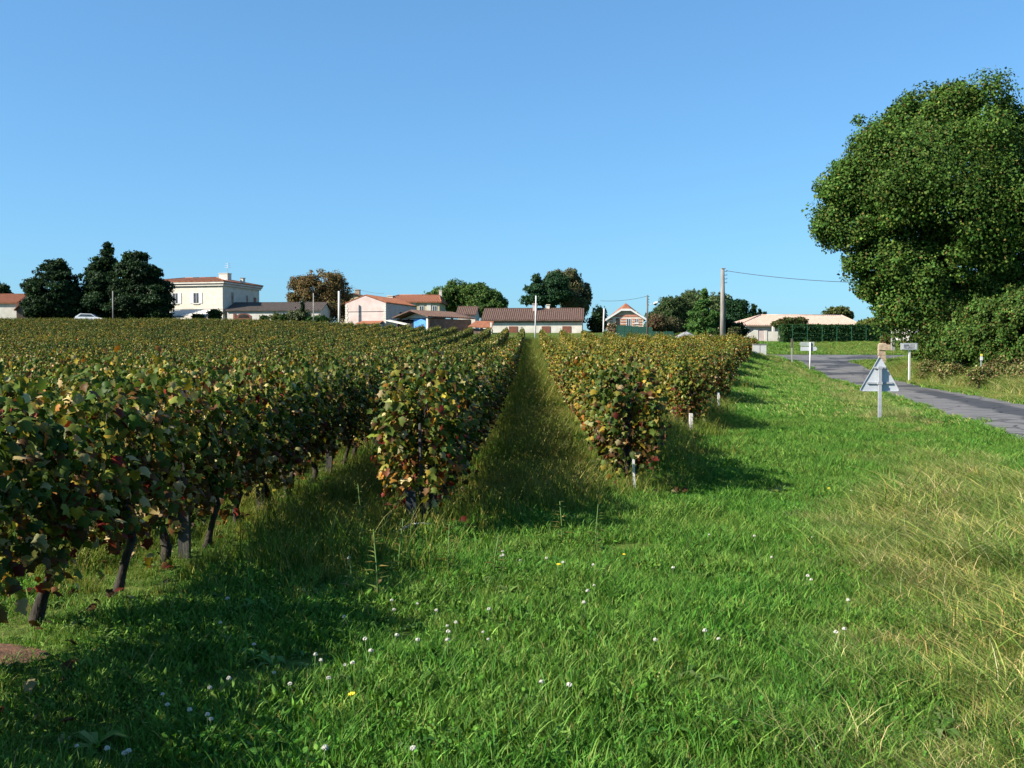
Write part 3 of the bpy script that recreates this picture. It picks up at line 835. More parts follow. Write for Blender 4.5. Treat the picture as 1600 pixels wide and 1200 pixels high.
make_tree('dark_tree', 'dark round tree just right of the tall concrete pole', 'tree', 160,
          [(1150, 478, 18, 13), (1162, 492, 16, 14), (1140, 487, 16, 16), (1148, 502, 22, 18)], ([(.012, .04, .018), (.024, .06, .022)], [1, 1]), 1148, .28, .95, .30, trunk_r=.2)
make_tree('cypress', 'slim cypress behind the left end of the pink roof, tallest of three', 'tree', 175, [(1178, 484, 4, 11), (1178, 496, 6, 10)], CEDP, 1178, .3, .95, .30, 'cypress tips behind the pink roof', trunk_r=.1)
make_tree('cypress', 'slim cypress behind the left end of the pink roof, middle one', 'tree', 176, [(1187, 490, 3, 8), (1187, 498, 5, 8)], CEDP, 1187, .3, .95, .30, 'cypress tips behind the pink roof', trunk_r=.1)
make_tree('cypress', 'slim cypress behind the pink roof, shortest and rightmost of three', 'tree', 177, [(1195, 493, 3, 7), (1195, 500, 4, 7)], CEDP, 1195, .3, .95, .30, 'cypress tips behind the pink roof', trunk_r=.1)
make_tree('round_tree', 'olive green round tree standing behind the ridge of the pink roof', 'tree', 150, [(1308, 487, 19, 8), (1300, 495, 18, 10), (1318, 494, 16, 10)], ([(.06, .075, .022), (.09, .095, .03), (.04, .06, .018)], [1, 1, 1]), 1308, .34, .95, .30, trunk_r=.15)
make_tree('shrub_tree', 'loose yellow green shrub beyond the right end of the clipped hedge', 'shrub', 128, [(1365, 504, 17, 8), (1350, 507, 14, 6), (1378, 508, 12, 5), (1362, 512, 22, 8)], ([(.075, .10, .022), (.11, .12, .03)], [1, 1]), 1364, .28, .95, .30, trunk_r=.1)
make_tree('small_tree', 'dark leafy shrub over the white gate wall in front of the pink roof', 'shrub', 121, [(1235, 503, 22, 7), (1215, 506, 10, 5), (1250, 502, 12, 6), (1228, 506, 20, 5)], ([(.03, .055, .016), (.06, .07, .02), (.08, .05, .02)], [5, 4, 2]), 1230, .26, .95, .30, trunk_r=.1)
make_tree('dark_tree', 'low dark bush hiding the left gable of the pink roofed house', 'shrub', 130, [(1150, 515, 16, 12), (1140, 510, 10, 14), (1160, 520, 10, 8)], CEDP, 1148, .3, .95, .30, trunk_r=.12)

def bush(label, px, py, rx, ry, Y, pal, leaf=.24, lai=.9, lobe=.42, group=None, cat='bush', name='bush', flat=.85, smooth_=False):
    x = at(px, 500, Y).x
    root = empty(name, (x, Y, gz(x, Y)))
    tag(root, label, cat, group)
    s = Y / F
    c = local(root, at(px, py, Y))
    bl = [(c, (rx * s, rx * s * .9, ry * s))]
    if not smooth_:
        for i in range(4):
            a = R.uniform(0, 6.28)
            bl.append(((c[0] + math.cos(a) * rx * s * .5, c[1] + math.sin(a) * rx * s * .4, c[2] + R.uniform(-.3, .5) * ry * s), (rx * s * .55, rx * s * .5, ry * s * .6)))
    mb = MB()
    for i in range(4):
        e_ = Vector(c) + Vector((R.uniform(-.5, .5) * rx * s, 0, R.uniform(0, .4) * ry * s))
        mb.tube([(R.uniform(-.15, .15), R.uniform(-.15, .15), -.2), e_ * .5, e_], [.05, .035, .015], 5)
    mb.build('stem', M['bark'], root)
    tree_crown('foliage', bl, M['tree_leaf'], pal[0], pal[1], lai, .22 if smooth_ else lobe, leaf, root, flat)
    return root
BOXP = ([(.022, .045, .012), (.036, .065, .016)], [1, 1])
OLIP = ([(.06, .075, .035), (.085, .095, .05)], [1, 1])
GG = 'garden bushes in front of the annex'
bush('round dark clipped bush at the corner of the stone house by the awning', 336, 491, 11, 9, 168, BOXP, .3, group=GG, smooth_=True)
bush('small dark bush under the striped awning', 310, 496, 9, 6, 169, BOXP, .3, group=GG)
bush('small round clipped bush right of the arched gate', 414, 499, 8, 7, 170, BOXP, .3, group=GG, smooth_=True)
bush('low yellowish green bush in front of the annex wall', 432, 496, 10, 7, 169, ([(.07, .085, .02), (.05, .07, .02)], [1, 1]), .3, group=GG)
bush('dark green bush beside the yellowish one at the annex', 445, 498, 10, 7, 168, BOXP, .3, group=GG)
bush('wide grey green bush in front of the annex', 466, 494, 17, 9, 168, OLIP, .3, group=GG)
bush('low spreading deep green bush at the right end of the annex', 497, 500, 18, 6, 167, ([(.02, .055, .014), (.03, .07, .018)], [1, 1]), .3, group=GG)
bush('slim upright conifer standing against the annex roof', 473, 481, 3, 12, 167, CEDP, .25, group=GG, name='cypress', smooth_=True)
bush('rusty pink flowering shrub at the left corner of the brick villa', 958, 513, 9, 8, 136, ([(.14, .09, .06), (.07, .075, .03), (.25, .16, .12)], [3, 4, 2]), .24)
bush('grey brown twiggy shrub right of the street lamp', 1026, 508, 14, 14, 134, ([(.10, .075, .045), (.07, .07, .03), (.13, .05, .035)], [4, 4, 2]), .24)
bush('reddish shrub in front of the broad dark tree', 1048, 508, 16, 12, 136, ([(.085, .07, .04), (.06, .07, .028)], [1, 1]), .24)
bush('dark low bush right of the gravel heap under the fir', 1122, 521, 8, 8, 118, BOXP, .24)
bush('bush with reddish twigs at the foot of the tall concrete pole', 1148, 520, 9, 9, 112, ([(.08, .06, .035), (.045, .065, .022)], [1, 2]), .22)
bush('small bush with rusty leaves beside the grey gatepost', 1385, 531, 7, 8, 98, ([(.10, .06, .03), (.06, .075, .02)], [1, 1]), .2)

# hedgerow along the right side of the road
HG = 'bushes of the roadside hedgerow under the oak'
HEDP = ([(.035, .075, .014), (.055, .105, .02), (.085, .125, .026), (.12, .09, .03)], [32, 40, 20, 6])
BRAM = ([(.07, .10, .024), (.14, .13, .045), (.26, .21, .10), (.13, .075, .035)], [40, 30, 12, 10])
for lab, px, py, rx, ry, Y, pal in (
        ('leafy dark bush behind the village name sign', 1440, 545, 18, 30, 71, HEDP),
        ('tall bright green bush right of the village name sign, under the oak', 1474, 520, 32, 52, 64, HEDP),
        ('bushy green hedgerow mass left of the white marker', 1505, 535, 30, 48, 60, HEDP),
        ('green bush directly behind the white and yellow marker', 1545, 520, 36, 58, 57, HEDP),
        ('tall olive bush at the right edge behind the bramble tangle', 1598, 510, 40, 70, 54, HEDP),
        ('tall green bush at the frame edge, behind the olive one', 1650, 500, 50, 80, 55, HEDP),
        ('brownish bramble tangle at the foot of the village name sign', 1452, 577, 15, 13, 62, BRAM),
        ('straggly straw coloured bramble in the middle of the hedgerow foot', 1485, 582, 20, 14, 58, BRAM),
        ('low bramble in front of the white and yellow marker', 1531, 585, 17, 12, 49.5, BRAM),
        ('olive brown bramble right of the marker', 1560, 588, 26, 20, 50.5, BRAM),
        ('dense rusty bramble at the right edge above the dry verge', 1600, 585, 24, 26, 48, BRAM)):
    bush(lab, px, py, rx, ry, Y, pal, .15 if pal is HEDP else .11, .95 if pal is HEDP else .55, .40 if pal is HEDP else .75, HG)

# ------------------------------------------------------------------ buildings
def bframe(name, label, px, Y, yaw, cat='house', group=None):
    p = at(px, 500, Y)
    o = empty(name, (p.x, p.y, gz(p.x, p.y) - .4), rad(yaw))
    tag(o, label, cat, group)
    return o
def hz(o, py, Y): return at(800, py, Y).z - o.location.z

def window(o, x0, x1, z0, z1, y=0.0, shutters=None, shw=.55, frame='white_paint', pane='pane'):
    f = .07
    w = MB().box(x0, x0 + f, y - .05, y + .02, z0, z1).box(x1 - f, x1, y - .05, y + .02, z0, z1).box(x0 + f, x1 - f, y - .05, y + .02, z1 - f, z1).box(x0 + f, x1 - f, y - .05, y + .02, z0, z0 + f)
    w.box((x0 + x1) / 2 - .03, (x0 + x1) / 2 + .03, y - .045, y + .02, z0 + f, z1 - f)
    w = w.build('window', M[frame], o)
    MB().box(x0 + f, x1 - f, y - .03, y - .01, z0 + f, z1 - f).build('pane', M[pane], w)
    MB().box(x0 - .1, x1 + .1, y - .12, y + .02, z0 - .14, z0 - .003).build('sill', M['white_wall'], w)
    if shutters:
        for a, b_ in ((x0 - shw - .03, x0 - .03), (x1 + .03, x1 + shw + .03)):
            MB().box(a, b_, y - .07, y - .015, z0, z1).build('shutter', M[shutters], o)

def side_window(o, x, y0, y1, z0, z1, mat='pane'):
    w = MB().box(x - .02, x + .06, y0 - .08, y0, z0, z1).box(x - .02, x + .06, y1, y1 + .08, z0, z1).box(x - .02, x + .06, y0 - .08, y1 + .08, z1, z1 + .08).build('window', M['white_wall'], o)
    MB().box(x - .01, x + .03, y0, y1, z0, z1).build('pane', M[mat], w)

def chimney(o, roof, x0, x1, y0, y1, z0, z1, mat='white_wall', cap='roof_brown'):
    c = MB().box(x0, x1, y0, y1, z0, z1).box(x0 - .08, x1 + .08, y0 - .08, y1 + .08, z1, z1 + .12).build('chimney', M[mat], roof)
    return c

def gable_x(o, W, D, he, hr, mat, ov=.35, th=.16, name='roof', xl=.25, xr=.25, fy=0.0):
    """ridge along x"""
    s = (hr - he) / (D / 2)
    mb = MB()
    mb.slab((-xl, fy - ov, he - ov * s + th), (W + xr, fy - ov, he - ov * s + th), (W + xr, fy + D / 2, hr + th), (-xl, fy + D / 2, hr + th), th)
    mb.slab((-xl, fy + D / 2, hr + th - .002), (W + xr, fy + D / 2, hr + th - .002), (W + xr, fy + D + ov, he - ov * s + th), (-xl, fy + D + ov, he - ov * s + th), th)
    n = int((W + xl + xr) / .45)
    for i in range(n):      # ridge tiles
        x = -xl + i * .45
        mb.box(x, x + .42, fy + D / 2 - .13, fy + D / 2 + .13, hr + th - .05, hr + th + .07)
    r = mb.build(name, M[mat], o)
    # rows of canal tiles standing proud of the slope
    rt = MB()
    k = int((W + xl + xr) / .30)
    for i in range(k):
        x = -xl + .1 + i * .30
        a = Vector((x, fy - ov - .03, he - (ov + .03) * s + th + .001)); b_ = Vector((x, fy + D / 2 - .14, hr + th - .14 * s))
        w = .11
        rt.hexa([a + Vector((-w, 0, 0)), a + Vector((w, 0, 0)), b_ + Vector((w, 0, 0)), b_ + Vector((-w, 0, 0)),
                 a + Vector((-w * .4, 0, .06)), a + Vector((w * .4, 0, .06)), b_ + Vector((w * .4, 0, .06)), b_ + Vector((-w * .4, 0, .06))])
    t = rt.build('tile_row', M[mat], r); t['kind'] = 'stuff'
    return r

def gable_wall_x(o, W, D, he, hr, mat, fy=0.0):
    return MB().prism_x([(fy, 0), (fy + D, 0), (fy + D, he), (fy + D / 2, hr), (fy, he)], 0, W).build('wall', M[mat], o)

def gable_wall_y(o, W, D, he, hr, mat, ap=.5):
    return MB().prism([(0, 0), (W, 0), (W, he), (W * ap, hr), (0, he)], 0, D).build('wall', M[mat], o)

def gable_y(o, W, D, he, hr, mat, ov=.35, fo=.4, th=.16, ap=.5, hel=None, her=None):
    """ridge along y (gable faces the front)"""
    mb = MB()
    a = W * ap
    sl, sr = (hr - he) / a, (hr - he) / (W - a)
    mb.slab((-ov, -fo, he - ov * sl + th), (a, -fo, hr + th), (a, D + fo, hr + th), (-ov, D + fo, he - ov * sl + th), th)
    mb.slab((a, -fo, hr + th - .002), (W + ov, -fo, he - ov * sr + th), (W + ov, D + fo, he - ov * sr + th), (a, D + fo, hr + th - .002), th)
    r = mb.build('roof', M[mat], o)
    rt = MB()
    for i in range(int(D / .45)):
        y = -fo + .2 + i * .45
        p0 = Vector((a + .1, y, hr + th - .1 * sr)); p1 = Vector((W + ov + .03, y, he - (ov + .03) * sr + th)); w = .13
        rt.hexa([p0 + Vector((0, -w, 0)), p1 + Vector((0, -w, 0)), p1 + Vector((0, w, 0)), p0 + Vector((0, w, 0)),
                 p0 + Vector((0, -w * .4, .09)), p1 + Vector((0, -w * .4, .09)), p1 + Vector((0, w * .4, .09)), p0 + Vector((0, w * .4, .09))])
    t = rt.build('tile_row', M[mat], r); t['kind'] = 'stuff'
    return r

def hip(o, W, D, he, hr, mat, ov=.4, th=.15, inset=None, insr=None):
    i0 = D / 2 if inset is None else inset
    i1 = i0 if insr is None else insr
    a, b_, c, d = (-ov, -ov, he), (W + ov, -ov, he), (W + ov, D + ov, he), (-ov, D + ov, he)
    e, f = (i0, D / 2, hr), (W - i1, D / 2, hr)
    mb = MB()
    mb.poly([a, b_, f, e]).poly([b_, c, f]).poly([c, d, e, f]).poly([d, a, e])
    k = th
    for p_, q in ((a, b_), (b_, c), (c, d), (d, a)):
        mb.poly([(p_[0], p_[1], p_[2] - k), (q[0], q[1], q[2] - k), q, p_])
    mb.poly([(d[0], d[1], he - k), (c[0], c[1], he - k), (b_[0], b_[1], he - k), (a[0], a[1], he - k)])
    r = mb.build('roof', M[mat], o)
    hb = MB()
    for p_, q in ((a, e), (b_, f), (c, f), (d, e), (e, f)):
        hb.tube([Vector(p_) + Vector((0, 0, .02)), Vector(q) + Vector((0, 0, .02))], .11, 6)
    hb.build('ridge_tiles', M[mat], r)
    rt = MB()
    for i in range(int((W + 2 * ov) / .30)):      # canal tile rows on the front slope
        x = -ov + .15 + i * .30
        t = min(1, (x + ov) / max(.01, i0 + ov), (W + ov - x) / max(.01, i1 + ov))
        p0 = Vector((x, -ov - .02, he + .004)); p1 = Vector((x, -ov + (D / 2 + ov) * t, he + (hr - he) * t)); w = .13
        p1 = p0.lerp(p1, .97)
        rt.hexa([p0 + Vector((-w, 0, 0)), p0 + Vector((w, 0, 0)), p1 + Vector((w, 0, 0)), p1 + Vector((-w, 0, 0)),
                 p0 + Vector((-w * .4, 0, .055)), p0 + Vector((w * .4, 0, .055)), p1 + Vector((w * .4, 0, .055)), p1 + Vector((-w * .4, 0, .055))])
    t = rt.build('tile_row', M[mat], r); t['kind'] = 'stuff'
    return r

# --- red roofed barn at the left edge
Y = 172
o = bframe('barn', 'brown gabled barn with a red tiled roof at the left edge of the village', 22, Y, 14)
he, hr = hz(o, 482, Y), hz(o, 460, Y)
W, D = 4.6, 10
o.location.x = at(26, 500, Y).x
gable_wall_y(o, W, D, he - .1, hr - .12, 'barn_wall')
gable_y(o, W, D, he, hr, 'roof_orange')
MB().box(1.2, 1.9, -.05, .02, hz(o, 487, Y), hz(o, 480, Y)).build('window', M['dark_inside'], o)
o = bframe('low_house', 'long low white house with a red roof left of the brown barn', -60, Y + 3, 2)
he, hr = hz(o, 473, Y + 3), hz(o, 458.5, Y + 3)
gable_wall_x(o, 9.4, 8, he - .1, hr - .1, 'white_wall'); gable_x(o, 9.4, 8, he, hr, 'roof_orange')
# --- big stone house
Y = 178
o = bframe('stone_house', 'two storey pale stone house with hipped roof, white shutters and tall chimneys', 218, Y, -13)
W, D = 16.2, 13.5
he, hr = hz(o, 448.5, Y), hz(o, 437.5, Y)
ws = MB().box(0, W, 0, D, 0, he).build('wall', M['stone_wall'], o)
rf = hip(o, W, D, he + .85, hr + .75, 'roof_orange', .55, .14, 5, 5)
MB().box(-.28, W + .28, -.28, D + .28, he + .002, he + .33).box(-.48, W + .48, -.48, D + .48, he + .4, he + .68).build('cornice', M['white_wall'], o)
MB().box(-.38, W + .38, -.38, D + .38, he + .333, he + .397).build('cornice_tiles', M['terracotta'], o)
z0, z1 = hz(o, 474, 175), hz(o, 457, 175)
for x in (7.1, 11.15, 2.9): window(o, x - .55, x + .55, z0, z1, 0, 'white_paint', .6)
MB().box(-.06, W + .06, -.06, D + .06, hz(o, 483, 175), hz(o, 481, 175)).build('string_course', M['white_wall'], o)
for y0, y1, a, b_ in ((3.0, 3.7, 457, 474), (8.4, 9.0, 459, 475), (11.2, 12.2, 461, 474)): side_window(o, W, y0, y1, hz(o, b_, 178), hz(o, a, 178), 'shutter_brown' if y0 > 11 else 'pane')
for x in (3.0, 6.8, 11.0):   # ground floor, behind the vines
    window(o, x - .5, x + .5, .9, 2.9, 0, 'white_paint', .55)
c1 = chimney(o, rf, 12.6, 14.3, 5.2, 6.6, he + .6, hz(o, 429, 182))
MB().tube([(13.6, 5.5, he + 1.7), (13.6, 5.2, he + 1.75)], [.45, .5], 14).build('satellite_dish', M['white_paint'], o)
an = MB().tube([(13.9, 6, hz(o, 430, 182)), (13.9, 6, hz(o, 412, 182))], .035, 5)
for q, L in ((.0, .55), (.35, .45), (-.35, .6)): an.tube([(13.9 - L, 6, hz(o, 416, 182) + q), (13.9 + L, 6, hz(o, 416, 182) + q)], .025, 5)
an.build('antenna', M['galv'], o)
chimney(o, rf, 15.5, 16.1, 7.6, 8.3, he + .3, hz(o, 435, 182))
chimney(o, rf, 7.0, 7.8, 6.2, 6.8, he + 1.2, hz(o, 434, 182), 'roof_dark')
# awning: its own thing, hung on the front
aw = bframe('awning', 'striped off white awning let down from the front of the stone house', 268, 174.2, -13, 'awning')
zt, zb = hz(aw, 484, 174), hz(aw, 494, 174)
aw.location.x = at(272, 500, 174).x
MB().slab((0, -2.6, zb), (7.6, -2.6, zb), (7.6, .2, zt), (0, .2, zt), .06).build('cloth', M['awning'], aw)
MB().box(-.0, 7.6, -2.66, -2.605, zb - .4, zb).build('valance', M['awning'], aw)
MB().poly([(7.62, -2.6, zb - .1), (7.62, .2, zb - .1), (7.62, .2, zt - .1)]).build('side_cloth', M['cream_wall'], aw)
for x in (.1, 3.7, 7.5): MB().box(x, x + .09, -2.58, -2.49, 0, zb - .08).build('support_post', M['white_paint'], aw)
# --- annex
Y = 176
o = bframe('annex', 'long low white annex with dark roof and red brown arched gate', 355, Y - 1.5, -4)
W, D = 16.4, 8
he, hr = hz(o, 486, Y), hz(o, 475, Y + 4)
gable_wall_x(o, W, D, he - .08, hr - .1, 'white_wall'); gable_x(o, W, D, he, hr, 'roof_dark', .3)
MB().prism([(1.6, .1), (4.3, .1), (4.3, hz(o, 494, Y)), (3.85, hz(o, 491.5, Y)), (2.95, hz(o, 490, Y)), (2.05, hz(o, 491.5, Y)), (1.6, hz(o, 494, Y))], -.06, .02).build('door', M['shutter_brown'], o)
MB().prism([(2.0, hz(o, 497, Y)), (3.9, hz(o, 497, Y)), (3.7, hz(o, 493, Y)), (2.95, hz(o, 491.5, Y)), (2.2, hz(o, 493, Y))], -.10, -.065).build('fanlight', M['dark_inside'], o)
MB().box(1.1, 1.55, -.1, .02, hz(o, 500, Y), hz(o, 490.5, Y)).build('shutter', M['shutter_brown'], o)
window(o, 8.5, 9.4, hz(o, 500, Y), hz(o, 491, Y), 0)
# --- cream house behind the pink gable
Y = 198
o = bframe('cream_house', 'ochre cream house half hidden behind the pink gable, with a brick chimney', 527, Y, -6)
he, hr = hz(o, 467, Y), hz(o, 459.5, Y)
W, D = 6.5, 8
gable_wall_y(o, W, D, he - .1, hr - .1, 'cream_wall'); rf = gable_y(o, W, D, he, hr, 'roof_brown')
chimney(o, rf, 3.3, 4.2, 1, 1.9, he, hz(o, 453, Y), 'pillar_stone')
# --- pink gabled barn
Y = 160
o = bframe('pink_house', 'windowless pale pink gable wall with white corners and a long red roof', 540, Y, -16)
W, D = 6.9, 13
he, hr = hz(o, 474, Y), hz(o, 462, Y)
gable_wall_y(o, W, D, he - .05, hr - .08, 'pink_wall'); gable_y(o, W, D, he, hr, 'roof_orange', .12, .05, .12)
for x in (-.03, W - .42):
    for i in range(11):
        w = .45 if i % 2 else .3
        z = .2 + i * (he - .45) / 11
        MB().box(x if x < 0 else W + .03 - w, (x + w) if x < 0 else W + .03, -.05, .02, z, z + (he - .6) / 11 - .03).build('quoin', M['white_wall'], o)
MB().box(.3, W - .3, -.05, -.03, hz(o, 487.6, Y), hz(o, 487, Y)).build('cable', M['metal_dark'], o)
side_window(o, W, 5.5, 6.6, hz(o, 500, Y), hz(o, 486, Y), 'dark_inside'); side_window(o, W, 9, 10, hz(o, 500, Y), hz(o, 486, Y), 'dark_inside')
lt = bframe('lean_to', 'small red tiled lean to roof at the foot of the pink gable', 559, Y - 2.2, -16, 'shed')
MB().slab((-.2, -.4, hz(lt, 505, 157)), (3.9, -.4, hz(lt, 505, 157)), (3.6, 1.9, hz(lt, 500, 158)), (.2, 1.9, hz(lt, 500, 158)), .12).build('roof', M['roof_orange'], lt)
MB().box(0, 3.6, 0, 1.7, 0, hz(lt, 506, 157)).build('wall', M['white_wall'], lt)
# --- house with the long orange roof
Y = 184
o = bframe('orange_roof_house', 'cream house under a long bright orange roof behind the pink gable', 588, Y, -3)
W, D = 11.6, 9
he, hr = hz(o, 473, Y), hz(o, 461, Y + 4)
MB().box(0, W, 0, D, 0, he).build('wall', M['cream_wall'], o)
rf = hip(o, W, D, he + .12, hr, 'roof_orange', .4, .15, 3.5, .6)
for x in (6.5, 9.3): MB().box(x, x + .75, -.1, .02, .2, he - .1).build('pilaster', M['white_wall'], o)
for x in (4.6, 7.9, 10.3): window(o, x, x + .9, hz(o, 489, Y), hz(o, 478, Y), 0)
chimney(o, rf, 1.6, 2.6, 2.4, 3.2, he + .3, hz(o, 461.5, Y), 'stone_wall')
chimney(o, rf, 11.0, 11.5, 4.3, 4.9, hr - .3, hz(o, 452, Y), 'white_wall')
# --- open shed with blue sheet
Y = 150
o = bframe('open_shed', 'open fronted shed with a brown gable roof and a bright blue sheet inside', 620, Y, -38, 'shed')
W, D = 6.5, 9.5
he, hr = hz(o, 496.5, Y), hz(o, 487, Y)
gable_y(o, W, D, he, hr, 'roof_brown', .35, .6)
MB().box(W - .15, W, 0, D, 0, he - .2).box(0, .15, 0, D, 0, he - .2).box(.152, W - .152, D - .15, D, 0, he - .1).build('wall', M['barn_wall'], o)
MB().box(2.6, W - .5, .9, 1.0, .1, hz(o, 498.5, Y)).build('blue_sheet', M['blue_sheet'], o)
MB().box(W - .45, W - .15, -.1, .2, 0, he - .25).build('post', M['white_wall'], o)
MB().box(.16, 2.4, .95, 1.05, 0, he - .5).build('painted_shade_panel', M['dark_inside'], o)  # near-black board that paints in the shade inside the open shed
MB().prism([(.2, he - .1), (W - .2, he - .1), (W / 2, hr - .15)], 1.2, 1.3).build('gable_boarding', M['galv'], o)
MB().slab((-.5, -1.8, hz(o, 500, 148)), (3.6, -1.8, hz(o, 507.5, 148)), (3.6, -.9, hz(o, 506.5, 148)), (-.5, -.9, hz(o, 499, 148)), .1).build('ramp_roof', M['white_wall'], o)
# --- small white outbuilding
Y = 158
o = bframe('outbuilding', 'small white outbuilding with a mossy brown roof left of the farmhouse', 715, Y, -7, 'house')
W, D = 2.8, 4
he, hr = hz(o, 491, Y), hz(o, 479.5, Y)
gable_wall_x(o, W, D, he - .1, hr - .1, 'white_wall'); gable_x(o, W, D, he, hr, 'roof_brown', .3)
# --- orange lean-to
o = bframe('tiled_shed', 'low shed with an orange tiled roof and a white corner post before the farmhouse', 735, 140, -8, 'shed')
W = 3.0
MB().slab((-.3, -.3, hz(o, 510, 140)), (W + .1, -.3, hz(o, 512, 140)), (W - .1, 2.3, hz(o, 502, 142)), (.4, 2.3, hz(o, 501, 142)), .12).build('roof', M['roof_orange'], o)
MB().box(0, W - .2, .1, 2.2, 0, hz(o, 514, 140)).build('wall', M['barn_wall'], o)
MB().box(W - .18, W + .04, -.2, .05, 0, hz(o, 504, 140)).build('post', M['white_wall'], o)
# --- long farmhouse
Y = 146
o = bframe('farmhouse', 'long low white farmhouse with a broad brown tiled roof and brown shutters', 755, Y, -5)
W, D = 14.3, 8.0
he, hr = hz(o, 500, Y), hz(o, 483.5, Y + 3)
gable_wall_x(o, W, D, he - .1, hr - .1, 'white_wall')
rf = gable_x(o, W, D, he, hr, 'roof_brown', .45, .18)
MB().box(.0, W, -.16, -.06, he - .38, he - .24).build('gutter', M['roof_dark'], o)
for px in (804, 855, 887):
    x = (px - 757) * Y / F * 1.0
    MB().box(x - .62, x + .62, -.07, .02, hz(o, 523, Y), hz(o, 510, Y)).build('shutter', M['shutter_brown'], o)
chimney(o, rf, 7.0, 7.6, 2.9, 3.6, hr - .6, hz(o, 476, Y + 3), 'pink_wall'); chimney(o, rf, 9.0, 9.45, 3.8, 4.3, hr - .2, hz(o, 477, Y + 3), 'stone_wall')
# --- brick and plaster villa
Y = 140
o = bframe('villa', 'small villa with white bargeboards, red half hipped roof and brick patterned front', 951, Y, -4)
W, D = 4.8, 8
he = hz(o, 497, Y); hm = hz(o, 484.5, Y); hr = hz(o, 475, Y + 1.2)
a0, a1 = 1.75, 3.05
MB().prism([(0, 0), (W, 0), (W, he), (a1 + .1, hm), (a0 - .1, hm), (0, he)], 0, D).build('wall', surface('peach_wall', (.52, .43, .34), (.60, .51, .42), 1.2, .9, .15, 10), o)
mb = MB()
ov = .45
def rl(x): return he + (hm - he) * (x / a0)
th = .12
mb.slab((-ov, -.28, rl(-ov) + th), (a0, -.28, hm + th), (W / 2, .9, hr + th), (-ov, D, rl(-ov) + th), th)
mb.slab((W / 2, .9, hr + th), (a1, -.28, hm + th), (W + ov, -.28, rl(-ov) + th), (W + ov, D, rl(-ov) + th), th)
mb.slab((-ov, D, rl(-ov) + th), (W / 2, .9, hr + th), (W / 2, D, hr + th), (W / 2, D, hr + th), th)
mb.slab((W / 2, .9, hr + th), (W + ov, D, rl(-ov) + th), (W / 2, D, hr + th), (W / 2, D, hr + th), th)
mb.slab((a0, -.28, hm + th + .002), (a1, -.28, hm + th + .002), (W / 2, .9, hr + th + .002), (W / 2, .9, hr + th + .002), th)
mb.build('roof', M['roof_orange'], o)
for p0, p1 in (((-ov, rl(-ov)), (a0, hm)), ((a0, hm), (a1, hm)), ((a1, hm), (W + ov, rl(-ov)))):
    MB().prism([(p0[0], p0[1] - .12), (p1[0], p1[1] - .12), (p1[0], p1[1] + .17), (p0[0], p0[1] + .17)], -.38, -.285).build('bargeboard', M['white_paint'], o)
MB().box(.9, 3.9, -.06, .02, hz(o, 491, Y), hz(o, 486.5, Y)).build('plaster_band', M['cream_wall'], o)
MB().box(.4, 4.4, -.05, .02, hz(o, 495, Y), hz(o, 492, Y)).build('brick_band', M['brick'], o)
for x in (.15, 1.65, 2.05, 3.25, 4.15):
    for k in range(4):
        MB().box(x, x + .42, -.06, .02, hz(o, 512 - k * 4, Y), hz(o, 510 - k * 4, Y)).build('brick', M['brick'], o)
MB().box(1.0, 1.5, -.07, .02, hz(o, 514, Y), hz(o, 497.5, Y)).build('door', M['dark_inside'], o)
window(o, 2.45, 3.1, hz(o, 514, Y), hz(o, 497.5, Y)); window(o, 3.6, 4.1, hz(o, 505, Y), hz(o, 497.5, Y))
# --- pink roofed bungalow
Y = 136
o = bframe('bungalow', 'long modern bungalow with a pale pink tiled roof behind the clipped hedge', 1157, Y, 2)
W, D = 16.0, 10
he, hr = hz(o, 509.5, Y), hz(o, 492, Y + 4)
MB().box(0, W, 0, D, 0, he).build('wall', M['pink_wall'], o)
rf = hip(o, W, D, he + .12, hr, 'roof_pink', .5, .15, 4.2, .4)
window(o, 1.7, 3.1, hz(o, 528, Y), hz(o, 514, Y)); MB().box(.5, 1.2, -.06, .02, .1, hz(o, 512, Y)).build('door', M['white_paint'], o)
window(o, 6.5, 7.8, hz(o, 528, Y), hz(o, 514, Y)); window(o, 11.5, 12.8, hz(o, 528, Y), hz(o, 514, Y))
for x in (0.05, 3.9): MB().box(x, x + .3, -1.6, -1.3, 0, he - .05).build('porch_post', M['white_wall'], o)
# --- white building at the right, mostly behind the oak
Y = 122
o = bframe('white_house', 'white house corner showing beside the oak, above the village name sign', 1405, Y, -8)
W, D = 6, 7
he, hr = hz(o, 505, Y), hz(o, 492, Y)
gable_wall_x(o, W, D, he - .1, hr - .1, 'white_wall'); gable_x(o, W, D, he, hr, 'roof_pink', .3)
window(o, 2.2, 3.2, hz(o, 528, Y), hz(o, 514, Y), 0, 'white_paint')

# ------------------------------------------------------------------ walls, hedge, fences
Y = 117
o = bframe('garden_wall', 'white rendered garden wall with a sweeping top and gate pillars beside the hedge', 1139, Y, -3, 'wall')
s = Y / F
def gx_(px): return (px - 1139) * s
b0 = 0
MB().prism([(0, 0), (gx_(1184), 0), (gx_(1184), hz(o, 516, Y)), (gx_(1179), hz(o, 515.5, Y)), (gx_(1172), hz(o, 520, Y)), (gx_(1166), hz(o, 525.5, Y)), (gx_(1150), hz(o, 527.5, Y)), (0, hz(o, 528.5, Y))], 0, .22).build('wall', M['white_wall'], o)
g_ = MB()
for i in range(7):
    x = gx_(1184.5) + i * .135
    g_.box(x, x + .125, .05, .1, .15, hz(o, 516.5, Y) - .02)
g_.build('gate', M['pink_wall'], o)
MB().box(gx_(1196), gx_(1220), 0, .25, 0, hz(o, 518, Y)).build('wall', M['white_wall'], o)
MB().box(gx_(1194.4), gx_(1198), -.05, .3, 0, hz(o, 516.5, Y)).build('pillar', M['white_wall'], o)
